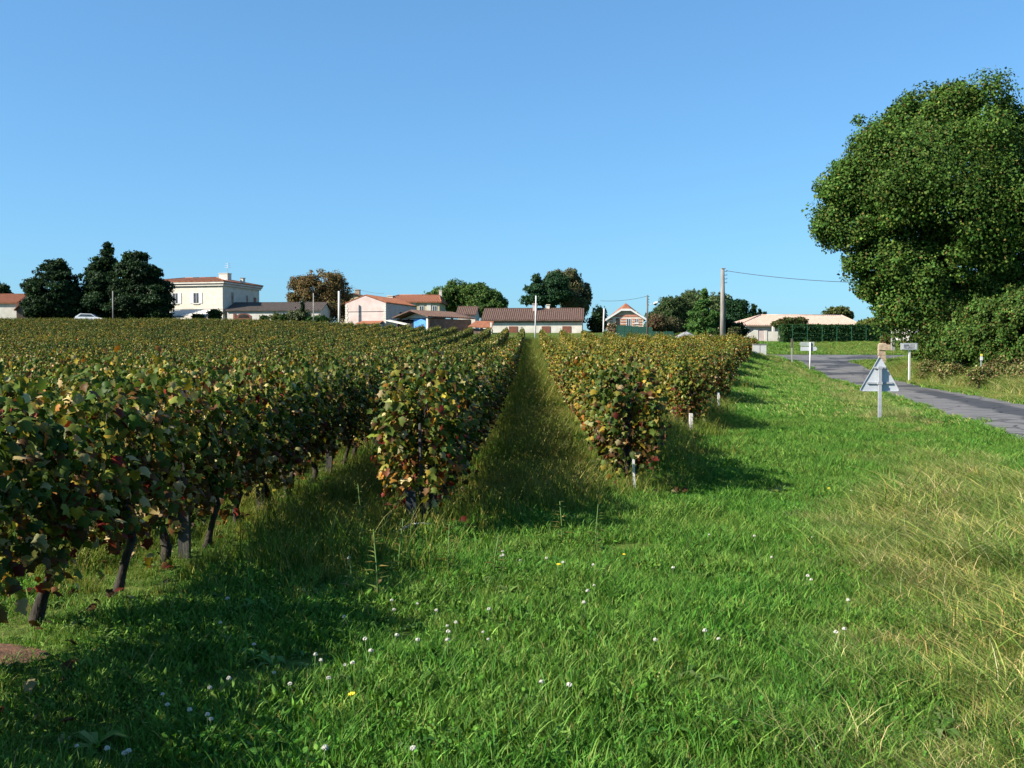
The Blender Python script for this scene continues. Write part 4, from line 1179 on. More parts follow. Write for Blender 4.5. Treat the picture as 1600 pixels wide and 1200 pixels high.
MB().box(gx_(1220.2), gx_(1223.5), -.05, .3, 0, hz(o, 516, Y)).build('pillar', M['white_wall'], o)

Y = 112
p0, p1 = at(1221, 535, Y), at(1393, 535, Y + 3)
root = empty('hedge', ((p0.x + p1.x) / 2, (p0.y + p1.y) / 2, gz((p0.x + p1.x) / 2, Y)))
tag(root, 'long dark green clipped hedge in front of the pink roofed bungalow', 'hedge')
L = (p1 - p0).length; ang = math.atan2(p1.y - p0.y, p1.x - p0.x)
root.rotation_euler = (0, 0, ang)
zt = at(1300, 508.5, Y + 1).z - root.location.z
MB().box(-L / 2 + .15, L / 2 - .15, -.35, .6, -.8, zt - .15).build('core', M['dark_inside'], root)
n = 16000
P = np.stack([G.uniform(-L / 2, L / 2, n), G.uniform(-.55, .7, n), G.uniform(-.6, zt, n)], 1)
face = G.choice(3, n, p=[.62, .3, .08])
P[face == 0, 1] = -.5 + G.normal(0, .05, (face == 0).sum()); P[face == 1, 2] = zt + G.normal(0, .04, (face == 1).sum())
e_ = face == 2; P[e_, 0] = np.sign(P[e_, 0]) * L / 2 + G.normal(0, .05, e_.sum())
nn = np.zeros((n, 3)); nn[face == 0, 1] = -1; nn[face == 1, 2] = 1; nn[e_, 0] = np.sign(P[e_, 0])
V, Fc = leaf_cloud(P, nn + G.normal(0, .6, (n, 3)), G.normal(0, 1, (n, 3)), G.uniform(.12, .24, n), TL_V, TL_F)
link_mesh('foliage', array_mesh('foliage', V, Fc, M['tree_leaf'], pal_pick(n, [(.022, .058, .018), (.036, .080, .024)], [1, 1])), root)
fe = empty('wire_fence', root.location, ang)
tag(fe, 'green wire fence with slim posts along the foot of the clipped hedge', 'fence')
for i in range(8):
    x = -L / 2 + .9 + i * (L - 1) / 7
    MB().box(x - .02, x + .02, -.82, -.78, -.6, zt - (.12 if i else -.1)).build('post', M['green_post'], fe)
for z in (.1, .6, 1.1, zt - .2): MB().tube([(-L / 2 + .9, -.79, z), (L / 2 - .1, -.79, z)], .006, 4).build('wire', M['green_post'], fe)

Y = 131
o = bframe('panel_fence', 'dark green mesh fence in front of the brick villa', 964, Y, -2, 'fence')
for i in range(5):
    x = i * .92; zt = hz(o, 508 + i * .8, Y)
    MB().box(x + .03, x + .89, 0, .03, -.2, zt).build('panel', M['green_mesh'], o)
    MB().box(x - .03, x + .027, -.02, .05, -.2, zt + .1).build('post', M['green_post'], o)
zt = hz(o, 518, Y)
for i in range(5, 8):
    x = i * .92
    MB().box(x + .03, x + .89, 0, .03, -.2, zt).build('panel', M['green_mesh'], o)
    MB().box(x - .03, x + .027, -.02, .05, -.2, zt + .1).build('post', M['green_post'], o)

# ------------------------------------------------------------------ poles and wires
def pole(px, ytop, Y, r0, r1, mat, label, lean=0.0, name='utility_pole', n=10):
    p = at(px, 520, Y)
    o = empty(name, (p.x, Y, gz(p.x, Y)))
    tag(o, label, 'pole')
    h = at(px, ytop, Y).z - o.location.z
    MB().tube([(0, 0, -.5), (lean * .5, 0, h / 2), (lean, 0, h)], [r0, (r0 + r1) / 2, r1], n).build('shaft', M[mat], o)
    return o, h
o, hp = pole(1129.5, 420, 100, .30, .17, 'weathered_pole', 'tall thick weathered concrete utility pole rising over the right end of the vineyard', -.06)
for i in range(4):
    z = hp - .25 - i * .38
    q = MB().tube([(.14, -.05, z), (.36, -.05, z), (.36, -.05, z + .1)], [.03, .03, .05], 6).build('insulator', M['metal_dark'], o)
MB().box(-.2, .2, -.2, .2, hp - .02, hp + .06).build('cap', M['weathered_pole'], o)
BIG = o.location + Vector((.3, -.05, hp - .2))
o, hl = pole(1011.5, 461, 130, .13, .09, 'dark_pole', 'slim dark utility pole with a street lamp arm beside the brick villa')
for i in range(4): MB().tube([(.08, 0, hl - .2 - i * .35), (.25, 0, hl - .2 - i * .35)], .035, 5).build('insulator', M['metal_dark'], o)
MB().tube([(.05, 0, hl - 1.35), (.5, -.15, hl - 1.15), (.9, -.3, hl - 1.05)], .03, 6).build('lamp_arm', M['galv'], o)
MB().tube([(.75, -.25, hl - 1.1), (.95, -.32, hl - 1.03), (1.25, -.42, hl - .98), (1.35, -.45, hl - 1.0)], [.05, .14, .14, .06], 8).build('lamp_head', M['white_paint'], o)
LAMP = o.location + Vector((0, 0, hl - .12))
o, h = pole(836, 462, 124, .085, .075, 'white_paint', 'white pole leaning slightly in front of the farmhouse', .12)
o, h = pole(942.5, 482, 128, .10, .09, 'white_paint', 'white post standing left of the brick villa', .1)
WHITE = o.location + Vector((.1, 0, h))
o, h = pole(530, 455, 158, .20, .16, 'white_wall', 'pale concrete pole at the left corner of the pink gable')
o, h = pole(490, 458, 162, .09, .07, 'concrete', 'thin grey pole in front of the right end of the annex')
o, h = pole(177, 455, 156, .12, .09, 'weathered_pole', 'slender grey wooden pole in front of the dark cedars')
o, h = pole(543.5, 449, 188, .17, .14, 'dark_pole', 'dark power pole with crossarms behind the pink gable')
for z in (h - .3, h - 1.4): MB().box(-.9, .9, -.08, .08, z, z + .14).build('crossarm', M['dark_pole'], o)
for x in (-.8, -.3, .3, .8): MB().tube([(x, 0, h - .16), (x, 0, h + .1)], [.05, .07], 6).build('insulator', M['metal_dark'], o)
PP = o.location + Vector((.9, 0, h))

def wire(a, b_, sag, label, r=.022):
    pts_ = []
    for i in range(17):
        t = i / 16
        q = Vector(a).lerp(Vector(b_), t); q.z -= sag * 4 * t * (1 - t); pts_.append(q - Vector(a))
    o = MB().tube(pts_, r, 5).build('overhead_wire', M['wire'], None, a)
    tag(o, label, 'wire')
wire(BIG, at(1330, 441, 92), .18, 'black overhead wire from the tall concrete pole into the oak', .028)
wire(LAMP, WHITE + Vector((-.2, 3, 1.15)), .25, 'thin overhead wire running left from the street lamp pole')
wire(PP, at(600, 458.5, 184), .3, 'thin overhead wire from the dark power pole over the pink roof', .02)

# ------------------------------------------------------------------ signs and roadside furniture
# triangular warning sign, seen from behind
sx, sy = at(1374.5, 640, 27).x, 27.0
o = empty('warning_sign', (sx, sy, gz(sx, sy)), rad(-6))
tag(o, 'grey back of a triangular road sign on a steel post in the grass verge', 'road sign')
zt, zb = at(1374, 556.5, 27).z - o.location.z, at(1374, 611, 27).z - o.location.z
hw = .52
def rtri(hw, zb, zt, r, seg=5):
    A, B, C = Vector((-hw, 0, zb)), Vector((hw, 0, zb)), Vector((0, 0, zt))
    out_ = []
    for P0, P1, P2 in ((C, A, B), (A, B, C), (B, C, A)):
        u = (P0 - P1).normalized(); w = (P2 - P1).normalized()
        s_ = P1 + u * r * 1.5; e2 = P1 + w * r * 1.5
        for i in range(seg + 1):
            t = i / seg
            out_.append((s_.lerp(P1, t)).lerp(P1.lerp(e2, t), t))
    return [(p_.x, p_.z) for p_ in out_]
tri = rtri(hw, zb, zt, .055)
MB().prism(tri, .045, .06).build('plate', M['sign_grey'], o)
big = rtri(hw + .012, zb - .008, zt + .014, .06)
rim = MB()
k = len(tri)
for i in range(k):
    j = (i + 1) % k
    rim.hexa([(big[i][0], .02, big[i][1]), (big[j][0], .02, big[j][1]), (big[j][0], .065, big[j][1]), (big[i][0], .065, big[i][1]),
              (tri[i][0], .02, tri[i][1]), (tri[j][0], .02, tri[j][1]), (tri[j][0], .065, tri[j][1]), (tri[i][0], .065, tri[i][1])])
rim.build('rim', M['galv'], o)
zu, zl = at(1374, 574.5, 27).z - o.location.z, at(1374, 598.5, 27).z - o.location.z
for z, w in ((zu, .16), (zl, .33)): MB().box(-w, w, .005, .044, z - .02, z + .025).build('rail', M['galv'], o)
MB().box(-.05, .03, -.075, .004, -.4, at(1374, 572, 27).z - o.location.z).build('post', M['galv'], o)
MB().box(-.07, .05, -.082, .004, zl - .035, zl + .035).build('clamp', M['galv'], o)
MB().box(-.07, .05, -.082, .004, zu - .03, zu + .03).build('clamp', M['galv'], o)

# village name sign
Y = 63
x = at(1420, 585, Y).x
o = empty('village_sign', (x, Y, gz(x, Y)), rad(6))
tag(o, 'white village name board with dark lettering on a white post by the road bend', 'road sign')
zt, zb = at(0, 536, Y).z - o.location.z, at(0, 546.5, Y).z - o.location.z
MB().box(-.54, .54, -.03, .03, zb, zt).build('board', M['sign_grey'], o)
MB().box(-.49, .49, -.036, -.031, zb + .05, zt - .05).build('face', M['white_paint'], o)
le = MB()
rr = random.Random(3)
for line, (z, hgt, xs, nL) in enumerate(((zt - .235, .15, -.36, 9), (zb + .075, .09, -.36, 9))):
    for i in range(nL):
        xx = xs + i * .082
        w = .055
        le.box(xx, xx + .018, -.041, -.037, z, z + hgt)
        if rr.random() < .8: le.box(xx + .018, xx + w, -.041, -.037, z + hgt - .02, z + hgt)
        if rr.random() < .6: le.box(xx + .018, xx + w, -.041, -.037, z, z + .02)
        if rr.random() < .5: le.box(xx + w - .016, xx + w, -.041, -.037, z + .021, z + hgt - .021)
le.build('lettering', M['letter'], o)
MB().box(.02, .12, .031, .11, -.5, zt - .05).build('post', M['white_paint'], o)

# direction sign, from behind, on a white post
Y = 74
x = at(1265.5, 575, Y).x
o = empty('direction_sign', (x, Y, gz(x, Y)), rad(-8))
tag(o, 'white post with the grey backs of two direction panels left of the junction', 'road sign')
zt = at(0, 535, Y).z - o.location.z
MB().tube([(0, -.05, -.4), (0, -.05, zt)], .055, 10).build('post', M['white_paint'], o)
zz = [at(0, q, Y).z - o.location.z for q in (541.8, 548.0, 534.2, 540.8)]
MB().prism([(-.68, zz[1]), (.42, zz[1]), (.52, (zz[0] + zz[1]) / 2), (.42, zz[0]), (-.68, zz[0])], .01, .045).build('panel', M['sign_grey'], o)
MB().prism([(-.78, (zz[2] + zz[3]) / 2), (-.66, zz[3]), (.30, zz[3]), (.30, zz[2]), (-.66, zz[2])], .01, .045).build('panel', surface('sign_back_dull', (.20, .24, .22), (.30, .34, .32), 3, .6, .05, 30), o)
# small post by the crossing
Y = 80
x = at(1237.5, 550, Y).x
o = empty('marker_post', (x, Y, gz(x, Y)))
tag(o, 'short grey post with a dark tip in the grass left of the junction', 'post')
zt = at(0, 529, Y).z - o.location.z
MB().box(-.05, .05, -.04, .04, -.3, zt * .62).build('shaft', M['concrete'], o)
MB().box(-.075, .075, -.05, .05, zt * .62 + .002, zt).build('head', M['dark_pole'], o)
# utility cabinet
Y = 84
x = at(1187.5, 550, Y).x
o = empty('utility_cabinet', (x, Y, gz(x, Y)), rad(2))
tag(o, 'low white two door utility cabinet at the right end of the vines', 'cabinet')
zt = at(0, 538.5, Y).z - o.location.z
MB().box(-.55, .55, 0, .35, -.3, zt).build('body', M['concrete'], o)
MB().box(-.53, -.03, -.03, -.002, .0, zt - .04).build('door', M['white_paint'], o)
MB().box(.04, .53, -.03, -.002, .0, zt - .04).build('door', M['white_paint'], o)
MB().box(-.6, .6, -.06, .4, zt + .002, zt + .06).build('lid', M['concrete'], o)
# stone pillar behind the triangle
Y = 79
x = at(1378, 555, Y).x
o = empty('stone_pillar', (x, Y, gz(x, Y)), rad(-8))
tag(o, 'weathered stone pillar with a wide cap block, seen above the triangular sign', 'pillar')
zt = at(0, 536, Y).z - o.location.z; zs = at(0, 547, Y).z - o.location.z
for i in range(4):
    z0 = -.5 + i * (zs + .5) / 4; z1 = -.5 + (i + 1) * (zs + .5) / 4 - .02; j = R.uniform(-.02, .02)
    MB().hexa([(-.28 + j, -.24, z0), (.24 + j, -.24, z0), (.24 + j, .24, z0), (-.28 + j, .24, z0), (-.26 + j, -.23, z1), (.23 + j, -.23, z1), (.23 + j, .23, z1), (-.26 + j, .23, z1)]).build('stone', M['pillar_stone'], o)
MB().hexa([(-.3, -.3, zs), (.62, -.3, zs), (.62, .3, zs), (-.3, .3, zs), (-.26, -.27, zt - .1), (.56, -.27, zt - .12), (.56, .27, zt - .12), (-.26, .27, zt - .1)]).build('stone', M['pillar_stone'], o)
MB().hexa([(-.24, -.27, zt - .095), (.3, -.27, zt - .11), (.3, .25, zt - .11), (-.24, .25, zt - .095), (-.18, -.2, zt), (.22, -.2, zt - .02), (.22, .2, zt - .02), (-.18, .2, zt)]).build('stone', M['pillar_stone'], o)
# grey gatepost
Y = 96
x = at(1395, 542, Y).x
o = empty('gatepost', (x, Y, gz(x, Y)))
tag(o, 'slim pale grey concrete gatepost at the right end of the clipped hedge', 'post')
zt = at(0, 517.5, Y).z - o.location.z
MB().box(-.15, .15, -.12, .12, -.6, zt).build('shaft', M['concrete'], o)
MB().box(-.17, .17, -.14, .14, zt + .002, zt + .08).build('cap', M['concrete'], o)
# marker in the hedgerow
Y = 51.5
x = at(1533, 570, Y).x
o = empty('marker_sign', (x, Y, gz(x, Y)))
tag(o, 'small white marker with a yellow top standing in the hedgerow', 'marker')
zt = at(0, 553, Y).z - o.location.z; z1 = at(0, 563, Y).z - o.location.z
MB().box(-.025, .025, -.02, .02, -.4, z1).build('post', M['galv'], o)
MB().hexa([(-.07, -.05, z1), (.06, -.05, z1), (.06, -.025, z1), (-.07, -.025, z1), (-.07, -.05, zt - .12), (.06, -.05, zt - .14), (.06, -.025, zt - .14), (-.07, -.025, zt - .12)]).build('plate', M['white_paint'], o)
MB().box(-.06, .05, -.05, -.025, zt - .115, zt).build('top_plate', M['yellow'], o)

# heaps by the fir
def heap(name, px, py, w, h, Y, mat, label):
    p = at(px, py, Y)
    rr = random.Random(px); rings = []
    mb = MB(); K = 18; zb = gz(p.x, Y)
    ht = p.z - zb
    vs_ = []
    for i in range(7):
        t = i / 6; rd = (1 - t) ** .8
        for k in range(K):
            a = 2 * math.pi * k / K; j = 1 + rr.uniform(-.1, .1)
            vs_.append((math.cos(a) * w * rd * j, math.sin(a) * w * .8 * rd * j, -.3 + (ht + .3) * t * (1 + rr.uniform(-.03, .03))))
    mb.v = vs_
    for i in range(6):
        for k in range(K):
            mb.f.append([i * K + k, i * K + (k + 1) % K, (i + 1) * K + (k + 1) % K, (i + 1) * K + k]); mb.sm.append(True)
    o = mb.build(name, mat, None, (p.x, Y, zb)); tag(o, label, 'heap')
heap('gravel_heap', 1072, 518, 2.6, 1, 114, M['gravel'], 'grey gravel heap beside the pointed fir')
heap('sand_heap', 1110, 522, 1.5, 1, 112, M['sand'], 'small tan sand heap at the foot of the pointed fir')

# white car behind the vines by the cedars
Y = 160
x = at(140, 490, Y).x
o = empty('parked_car', (x, Y, gz(x, Y)), rad(8))
tag(o, 'white car roof showing above the vines in front of the cedars', 'car')
cz = at(0, 485.5, Y).z - o.location.z - 1.95
prof = [(-2.05, .35), (2.0, .35), (2.05, .75), (1.1, .95), (.45, 1.42), (-1.2, 1.48), (-1.95, 1.0), (-2.1, .7)]
MB().prism([(a, b_ + cz) for a, b_ in prof], -.82, .82).build('body', M['car_white'], o)
MB().prism([(a, b_ + cz) for a, b_ in [(.95, .97), (.40, 1.34), (-1.1, 1.38), (-1.6, 1.0)]], -.835, -.823).build('window', M['pane'], o)
for wx in (-1.3, 1.25):
    for wy in (-.8, .62):
        w = MB().tube([(wx, wy, .32 + cz), (wx, wy + .18, .32 + cz)], .32, 16).build('wheel', M['rubber'], o)
        MB().tube([(wx, wy - .006, .32 + cz), (wx, wy + .186, .32 + cz)], .18, 10).build('rim', M['galv'], w)

# ------------------------------------------------------------------ grass, weeds, flowers, fallen leaves
def blades(name, n, rad_, hmin, hmax, width, bend, pal, wts, lean=(0, 0), stalk=False):
    r_ = rad_ * np.sqrt(G.uniform(0, 1, n)); a = G.uniform(0, 2 * np.pi, n)
    bx, by = r_ * np.cos(a), r_ * np.sin(a)
    h = G.uniform(hmin, hmax, n)
    d = G.uniform(0, 2 * np.pi, n)
    k = bend * G.uniform(.2, 1.2, n) * h
    ox, oy = np.cos(d) * k + lean[0] * h, np.sin(d) * k + lean[1] * h
    f = G.uniform(0, 2 * np.pi, n)
    wx, wy = np.cos(f) * width * G.uniform(.6, 1.3, n), np.sin(f) * width * G.uniform(.6, 1.3, n)
    zz = np.zeros(n)
    sq = np.clip(1 - .35 * bend, .4, 1)
    rings = []
    for t_, ww in ((0, 1.0), (.38, .95), (.72, .7)):
        q = t_ ** 2
        hh = h * t_ * (1 - (1 - sq) * t_)
        rings += [np.stack([bx + ox * q - wx * ww, by + oy * q - wy * ww, hh - .02 * (t_ == 0)], 1), np.stack([bx + ox * q + wx * ww, by + oy * q + wy * ww, hh - .02 * (t_ == 0)], 1)]
    v = np.stack(rings + [np.stack([bx + ox, by + oy, h * sq], 1)], 1)
    b_ = (np.arange(n) * 7)[:, None, None]
    Fc = (np.array([(0, 1, 3), (0, 3, 2), (2, 3, 5), (2, 5, 4), (4, 5, 6)])[None] + b_).reshape(-1, 3)
    V = v.reshape(-1, 3)
    tint = np.repeat(pal_pick(n, pal, wts), 5, 0)
    if stalk:      # seed heads
        top = v[:, 6]
        sz = np.full(n, .03)
        V2, F2 = leaf_cloud(top - np.array([0, 0, .03]), G.normal(0, 1, (n, 3)), np.stack([G.normal(0, .3, n), G.normal(0, .3, n), np.ones(n)], 1), sz * G.uniform(.25, .8, n), [(0, 0, 0), (.16, .4, 0), (0, 1.2, 0), (-.16, .4, 0)], [(0, 1, 2), (0, 2, 3)])
        Fc = np.concatenate([Fc, F2 + len(V)]); V = np.concatenate([V, V2])
        tint = np.concatenate([tint, np.repeat(pal_pick(n, [(.15, .15, .05), (.11, .13, .035)], [1, 1]), 2, 0)])
    return array_mesh(name, V, Fc, M['grass'], tint)

def broad(name, n, rad_, smin, smax, hmin, hmax, pal, wts, upright=.6, wide=1.0):
    P = np.stack([G.uniform(-rad_, rad_, n), G.uniform(-rad_, rad_, n), G.uniform(hmin, hmax, n)], 1)
    nor = np.stack([G.normal(0, upright, n), G.normal(0, upright, n), np.ones(n)], 1)
    w_ = wide
    V, Fc = leaf_cloud(P, nor, G.normal(0, 1, (n, 3)) + np.array([0, 0, .8 if wide < 1 else 0]), G.uniform(smin, smax, n), [(0, 0, 0), (.26 * w_, .3, -.05), (.30 * w_, .65, -.06), (0, 1, -.02), (-.30 * w_, .65, -.06), (-.26 * w_, .3, -.05)], [(0, 1, 2), (0, 2, 3), (0, 3, 4), (0, 4, 5)])
    return array_mesh(name, V, Fc, M['grass'], np.repeat(pal_pick(n, pal, wts), 4, 0))

LUSH = ([(.038, .110, .015), (.060, .145, .023), (.095, .175, .036), (.19, .20, .085)], [36, 40, 18, 4])
LONG = ([(.050, .110, .016), (.085, .150, .028), (.16, .20, .06), (.26, .25, .10)], [26, 34, 26, 14])
DRY = ([(.09, .145, .036), (.16, .185, .07), (.28, .275, .14), (.065, .125, .024)], [30, 28, 18, 24])
WEED = ([(.055, .105, .014), (.085, .130, .02), (.13, .145, .03), (.20, .18, .06)], [34, 36, 22, 8])
CLOV = ([(.035, .105, .014), (.052, .135, .018), (.085, .16, .03)], [40, 40, 18])
gp = []
gp += [blades('g', 95, .15, .05, .15, .0030, .6, *LUSH) for _ in range(3)]            # 0-2 lawn
gp += [broad('g', 46, .14, .03, .065, .02, .06, *CLOV, upright=2.2, wide=.42) for _ in range(3)]      # 3-5 lance shaped leaves
gp += [broad('g', 70, .13, .014, .026, .03, .09, *CLOV, upright=.6) for _ in range(2)]     # 6-7 clover
gp += [blades('g', 130, .18, .10, .30, .0022, .95, *LONG, lean=(-.3, .1)) for _ in range(3)]  # 8-10 long
gp += [blades('g', 130, .18, .10, .30, .0017, .95, *DRY, lean=(-.35, .1)) for _ in range(3)]    # 11-13 dry
gp += [blades('g', 60, .16, .08, .38, .0026, .45, *WEED, stalk=True) for _ in range(3)]       # 14-16 weeds
gp += [blades('g', 90, .16, .04, .12, .0045, .8, *LUSH) for _ in range(2)]                     # 17-18 coarse lawn, farther off
gp += [blades('g', 90, .16, .06, .20, .0045, .9, *LONG) for _ in range(2)]                      # 19-20 coarse mixed, farther off

def rosette(name, n, pal):
    a = np.arange(n) * 2.4 + G.normal(0, .25, n)
    L = G.uniform(.06, .13, n); W = L * G.uniform(.10, .17, n); tilt = G.uniform(.25, 1.25, n)
    V, Fc = [], []
    for i in range(n):
        dx, dy = math.cos(a[i]), math.sin(a[i]); px, py = -dy, dx
        b0 = len(V)
        for t_, w_ in ((0, .25), (.35, .9), (.7, 1.0)):
            r_ = L[i] * t_ * math.cos(tilt[i] * (1 - .5 * t_)); h_ = L[i] * t_ * math.sin(tilt[i] * (1 - .6 * t_)) + .01
            for q in (-1, 1): V.append((dx * r_ + px * W[i] * w_ * q, dy * r_ + py * W[i] * w_ * q, h_ + .12 * W[i]))
        V.append((dx * L[i], dy * L[i], L[i] * math.sin(tilt[i] * .3)))
        Fc += [(b0, b0 + 1, b0 + 3), (b0, b0 + 3, b0 + 2), (b0 + 2, b0 + 3, b0 + 5), (b0 + 2, b0 + 5, b0 + 4), (b0 + 4, b0 + 5, b0 + 6)]
    return array_mesh(name, np.array(V), np.array(Fc), M['grass'], np.repeat(pal_pick(n, *pal), 5, 0))
gp += [rosette('g', 13, ([(.045, .115, .02), (.07, .14, .03), (.10, .165, .05)], [3, 4, 2])) for _ in range(3)]     # 21-23 plantain rosettes

def field(y0, y1, dens, size, jx=1.0):
    """random points between two distances inside the view"""
    n = int(dens * (y1 * y1 - y0 * y0) * .54)
    y = np.sqrt(G.uniform(y0 * y0, y1 * y1, n))
    x = G.uniform(-.54, .54, n) * y
    return x, y
P_, I_, S_ = [], [], []
ROWX = np.array([r[0] for r in rows]); ROWY = np.array([r[1] for r in rows])
for y0, y1, dens, size in ((3.2, 8, 170, .95), (8, 14, 95, 1.0), (14, 26, 44, 1.2), (26, 45, 18, 1.6), (45, 80, 8, 2.0), (80, 118, 4.0, 2.4)):
    x, y = field(y0, y1, dens, size)
    xf, xl, xr = XF(y), XL(y), XR(y)
    ej = .13 * np.abs(G.normal(0, 1, len(x)))
    onroad = ((x > xl - .05 + ej) & (x < xr + .05 - ej) & (y < 86)) | ((np.abs(y - cross_y(x)) < 2.3) & (x > 12)) | ((x > 17) & (x < 36) & (y > 83) & (y < 88))
    dr = np.abs(x[:, None] - (ROWX[None] + VPK * y[:, None])); dr = np.where(y[:, None] < ROWY[None] - .2, 9, dr).min(1)
    u = G.uniform(0, 1, len(x))
    soil = (((x + 3.12) / .5) ** 2 + ((y - 5.35) / .24) ** 2 < 1) & (G.uniform(0, 1, len(x)) < .72)
    keep = ~onroad & ~soil & ~((dr < .3) & (u < .55)) & ~((x < -3.6) & (y > 12))
    # which kind grows where
    N_ = len(x)
    v = G.uniform(0, 1, N_); w = G.integers(0, 3, N_)
    patch = np.sin(x * .9 + 1.3 * np.sin(y * .5)) + np.sin(y * .7 + x * .4) + G.normal(0, .45, N_)
    left_ = np.clip((1.2 - x) / 3, 0, 1)
    k = np.where(v < .66 - .1 * left_, w, np.where(v < .80, 3 + w, np.where(v < .86 + .14 * left_, 6 + w % 2, w)))
    infield = x - xf + G.normal(0, .5, N_) < -.1
    k = np.where(infield & (G.uniform(0, 1, N_) < .5 * np.clip((y - 6.5) / 3, 0, 1)), 14 + w, k)
    tall = (x - (xl - 4.3 - .55 * np.clip((9 - y) / 4, 0, 1))) / 2.2 + .16 * patch
    tall = np.clip(tall, -1, 1) * np.clip((18.5 - y) / 4, .12, 1) - np.where((y > 11) & (x > xl - 1.6), .8, 0)
    k = np.where((tall > G.uniform(0, 1, N_)) & ~infield, np.where(v < .50, 8 + w, np.where(v < .84 + .14 * (patch > .6), 11 + w, w)), k)
    if y0 >= 26:
        k = np.where((k >= 8) & (v < .75) & ~infield, np.where(patch > .9, 19 + w % 2, 17 + w % 2), np.where(infield, k, 17 + w % 2))
        k = np.where(~infield & (x > xl - 3.0) & (x < xl - .7) & (G.uniform(0, 1, N_) < .30), 11 + w, k)
    right = x > xr
    k = np.where(right & (v < .5), 8 + w, k)
    s = size * G.uniform(.7, 1.25, len(x))
    mott = np.sin(x * 5.1 + 1.7 * np.sin(y * 3.3)) + np.sin(y * 4.3 + 1.9 * np.sin(x * 2.7 + y)) + .8 * np.sin(x * 1.9 - y * 1.1)
    s = s * (1 + .16 * np.clip(mott, -2, 2))
    s = np.where(dr < .55, s * .62, s)
    s = np.where((x > xl - 4.0) & (y < 13) & (k >= 8) & (k < 14), s * G.uniform(1.0, 1.7, N_), s)
    ros = (G.uniform(0, 1, N_) < np.where(mott > .4, .13, .03)) & (k < 8) & (y0 < 20)
    k = np.where(ros, 21 + w, k); s = np.where(ros, G.uniform(.7, 1.25, N_), s)
    keep &= ~((mott < -1.5) & (u < .55) & (k < 8))
    s = np.where((k >= 8) & (k < 14) & (y0 >= 14), s * .75, s)
    s = np.where(right & (k >= 8) & (k < 11), s * .8, s)
    k, x, y, s = k[keep], x[keep], y[keep], s[keep]
    P_.append(np.stack([x, y, T(x, y) - .01], 1)); I_.append(k); S_.append(s)
P_ = np.concatenate(P_); I_ = np.concatenate(I_); S_ = np.concatenate(S_)
scatter('grass', P_, G.uniform(-.6, .6, len(P_)) + np.where(G.uniform(0, 1, len(P_)) < .5, 0, 3.14) * (I_ < 8), S_, I_, gp, 'green and straw coloured grass of the verge and the alleys between the vines', 'grass')
# tall stems in the hedgerow foot and the dry verge beyond the road
n = 2600
y = G.uniform(34, 72, n); x = XR(y) + .3 + np.abs(G.normal(0, 1.5, n))
scatter('roadside_grass', np.stack([x, y, T(x, y) - .02], 1), G.uniform(0, 6, n), G.uniform(1.4, 2.6, n) * np.where(x - XR(y) > 1.5, 1.7, .6), np.where(G.uniform(0, 1, n) < .5, 3, 0) + G.integers(0, 3, n), gp[8:14],
        'tall dry grass along the far side of the road below the hedgerow', 'grass')
# fallen vine leaves
n = 420
y = 4 + 14 * G.uniform(0, 1, n) ** 1.5
ri = G.integers(0, 3, n); x0 = np.array([-2.88, -1.05, 1.22])[ri]
x = x0 + VPK * y + G.normal(.1, .45, n)
ok = (y > np.array([3.3, 9, 11.8])[ri] - .3)
x, y = x[ok], y[ok]; n = len(x)
scatter('fallen_leaves', np.stack([x, y, T(x, y) + G.uniform(.03, .12, n)], 1), G.uniform(0, 6, n), G.uniform(.045, .085, n), G.integers(0, 3, n), [LEAFM['tan'], LEAFM['brown'], LEAFM['red']],
        'dry brown vine leaves fallen in the grass under the rows', 'fallen leaves', tilt=G.normal(0, .5, (n, 2)))

# white clover heads and a few yellow flowers: they can be counted
def flower_meshes(mat, r, h, flat):
    mb = MB(); st_ = MB()
    st_.tube([(0, 0, -.03), (.008, .004, h * .6), (0, 0, h)], [.0022, .002, .002], 4)
    rr = random.Random(5)
    for i in range(26):
        a = rr.uniform(0, 6.28); c_ = rr.uniform(-.5, 1)
        d = Vector((math.cos(a) * math.sqrt(1 - c_ * c_), math.sin(a) * math.sqrt(1 - c_ * c_), c_ * flat))
        t = d.orthogonal().normalized()
        b0 = Vector((0, 0, h)) + d * r * .35; e2 = Vector((0, 0, h)) + d * r
        s2 = d.cross(t).normalized() * r * .25
        mb.hexa([b0 - s2 - t * r * .1, b0 + s2 - t * r * .1, b0 + s2 + t * r * .1, b0 - s2 + t * r * .1, e2 - s2 * .7 - t * r * .12, e2 + s2 * .7 - t * r * .12, e2 + s2 * .7 + t * r * .12, e2 - s2 * .7 + t * r * .12])
    return mb.mesh('flower_head', M[mat]), st_.mesh('stem', M['stem_green'])
ch, cs = flower_meshes('petal', .0112, .14, .8)
yh, ys = flower_meshes('petal_yellow', .014, .14, .35)
def flower(px, py, head, stem, label, cat, grp):
    Yf = EYE * F / (py - 556 + 1e-6)
    Yf = (EYE - .13) * F / (py - 556)
    x = (px - 800) / F * Yf
    rt = empty('clover_flower' if head is ch else 'yellow_flower', (x, Yf, gz(x, Yf)), R.uniform(0, 6))
    tag(rt, label, cat, grp)
    s = R.uniform(.8, 1.2); rt.scale = (s, s, s)
    rt.rotation_euler = (R.uniform(-.2, .2), R.uniform(-.2, .2), R.uniform(0, 6))
    link_mesh('flower_head', head, rt); link_mesh('stem', stem, rt)
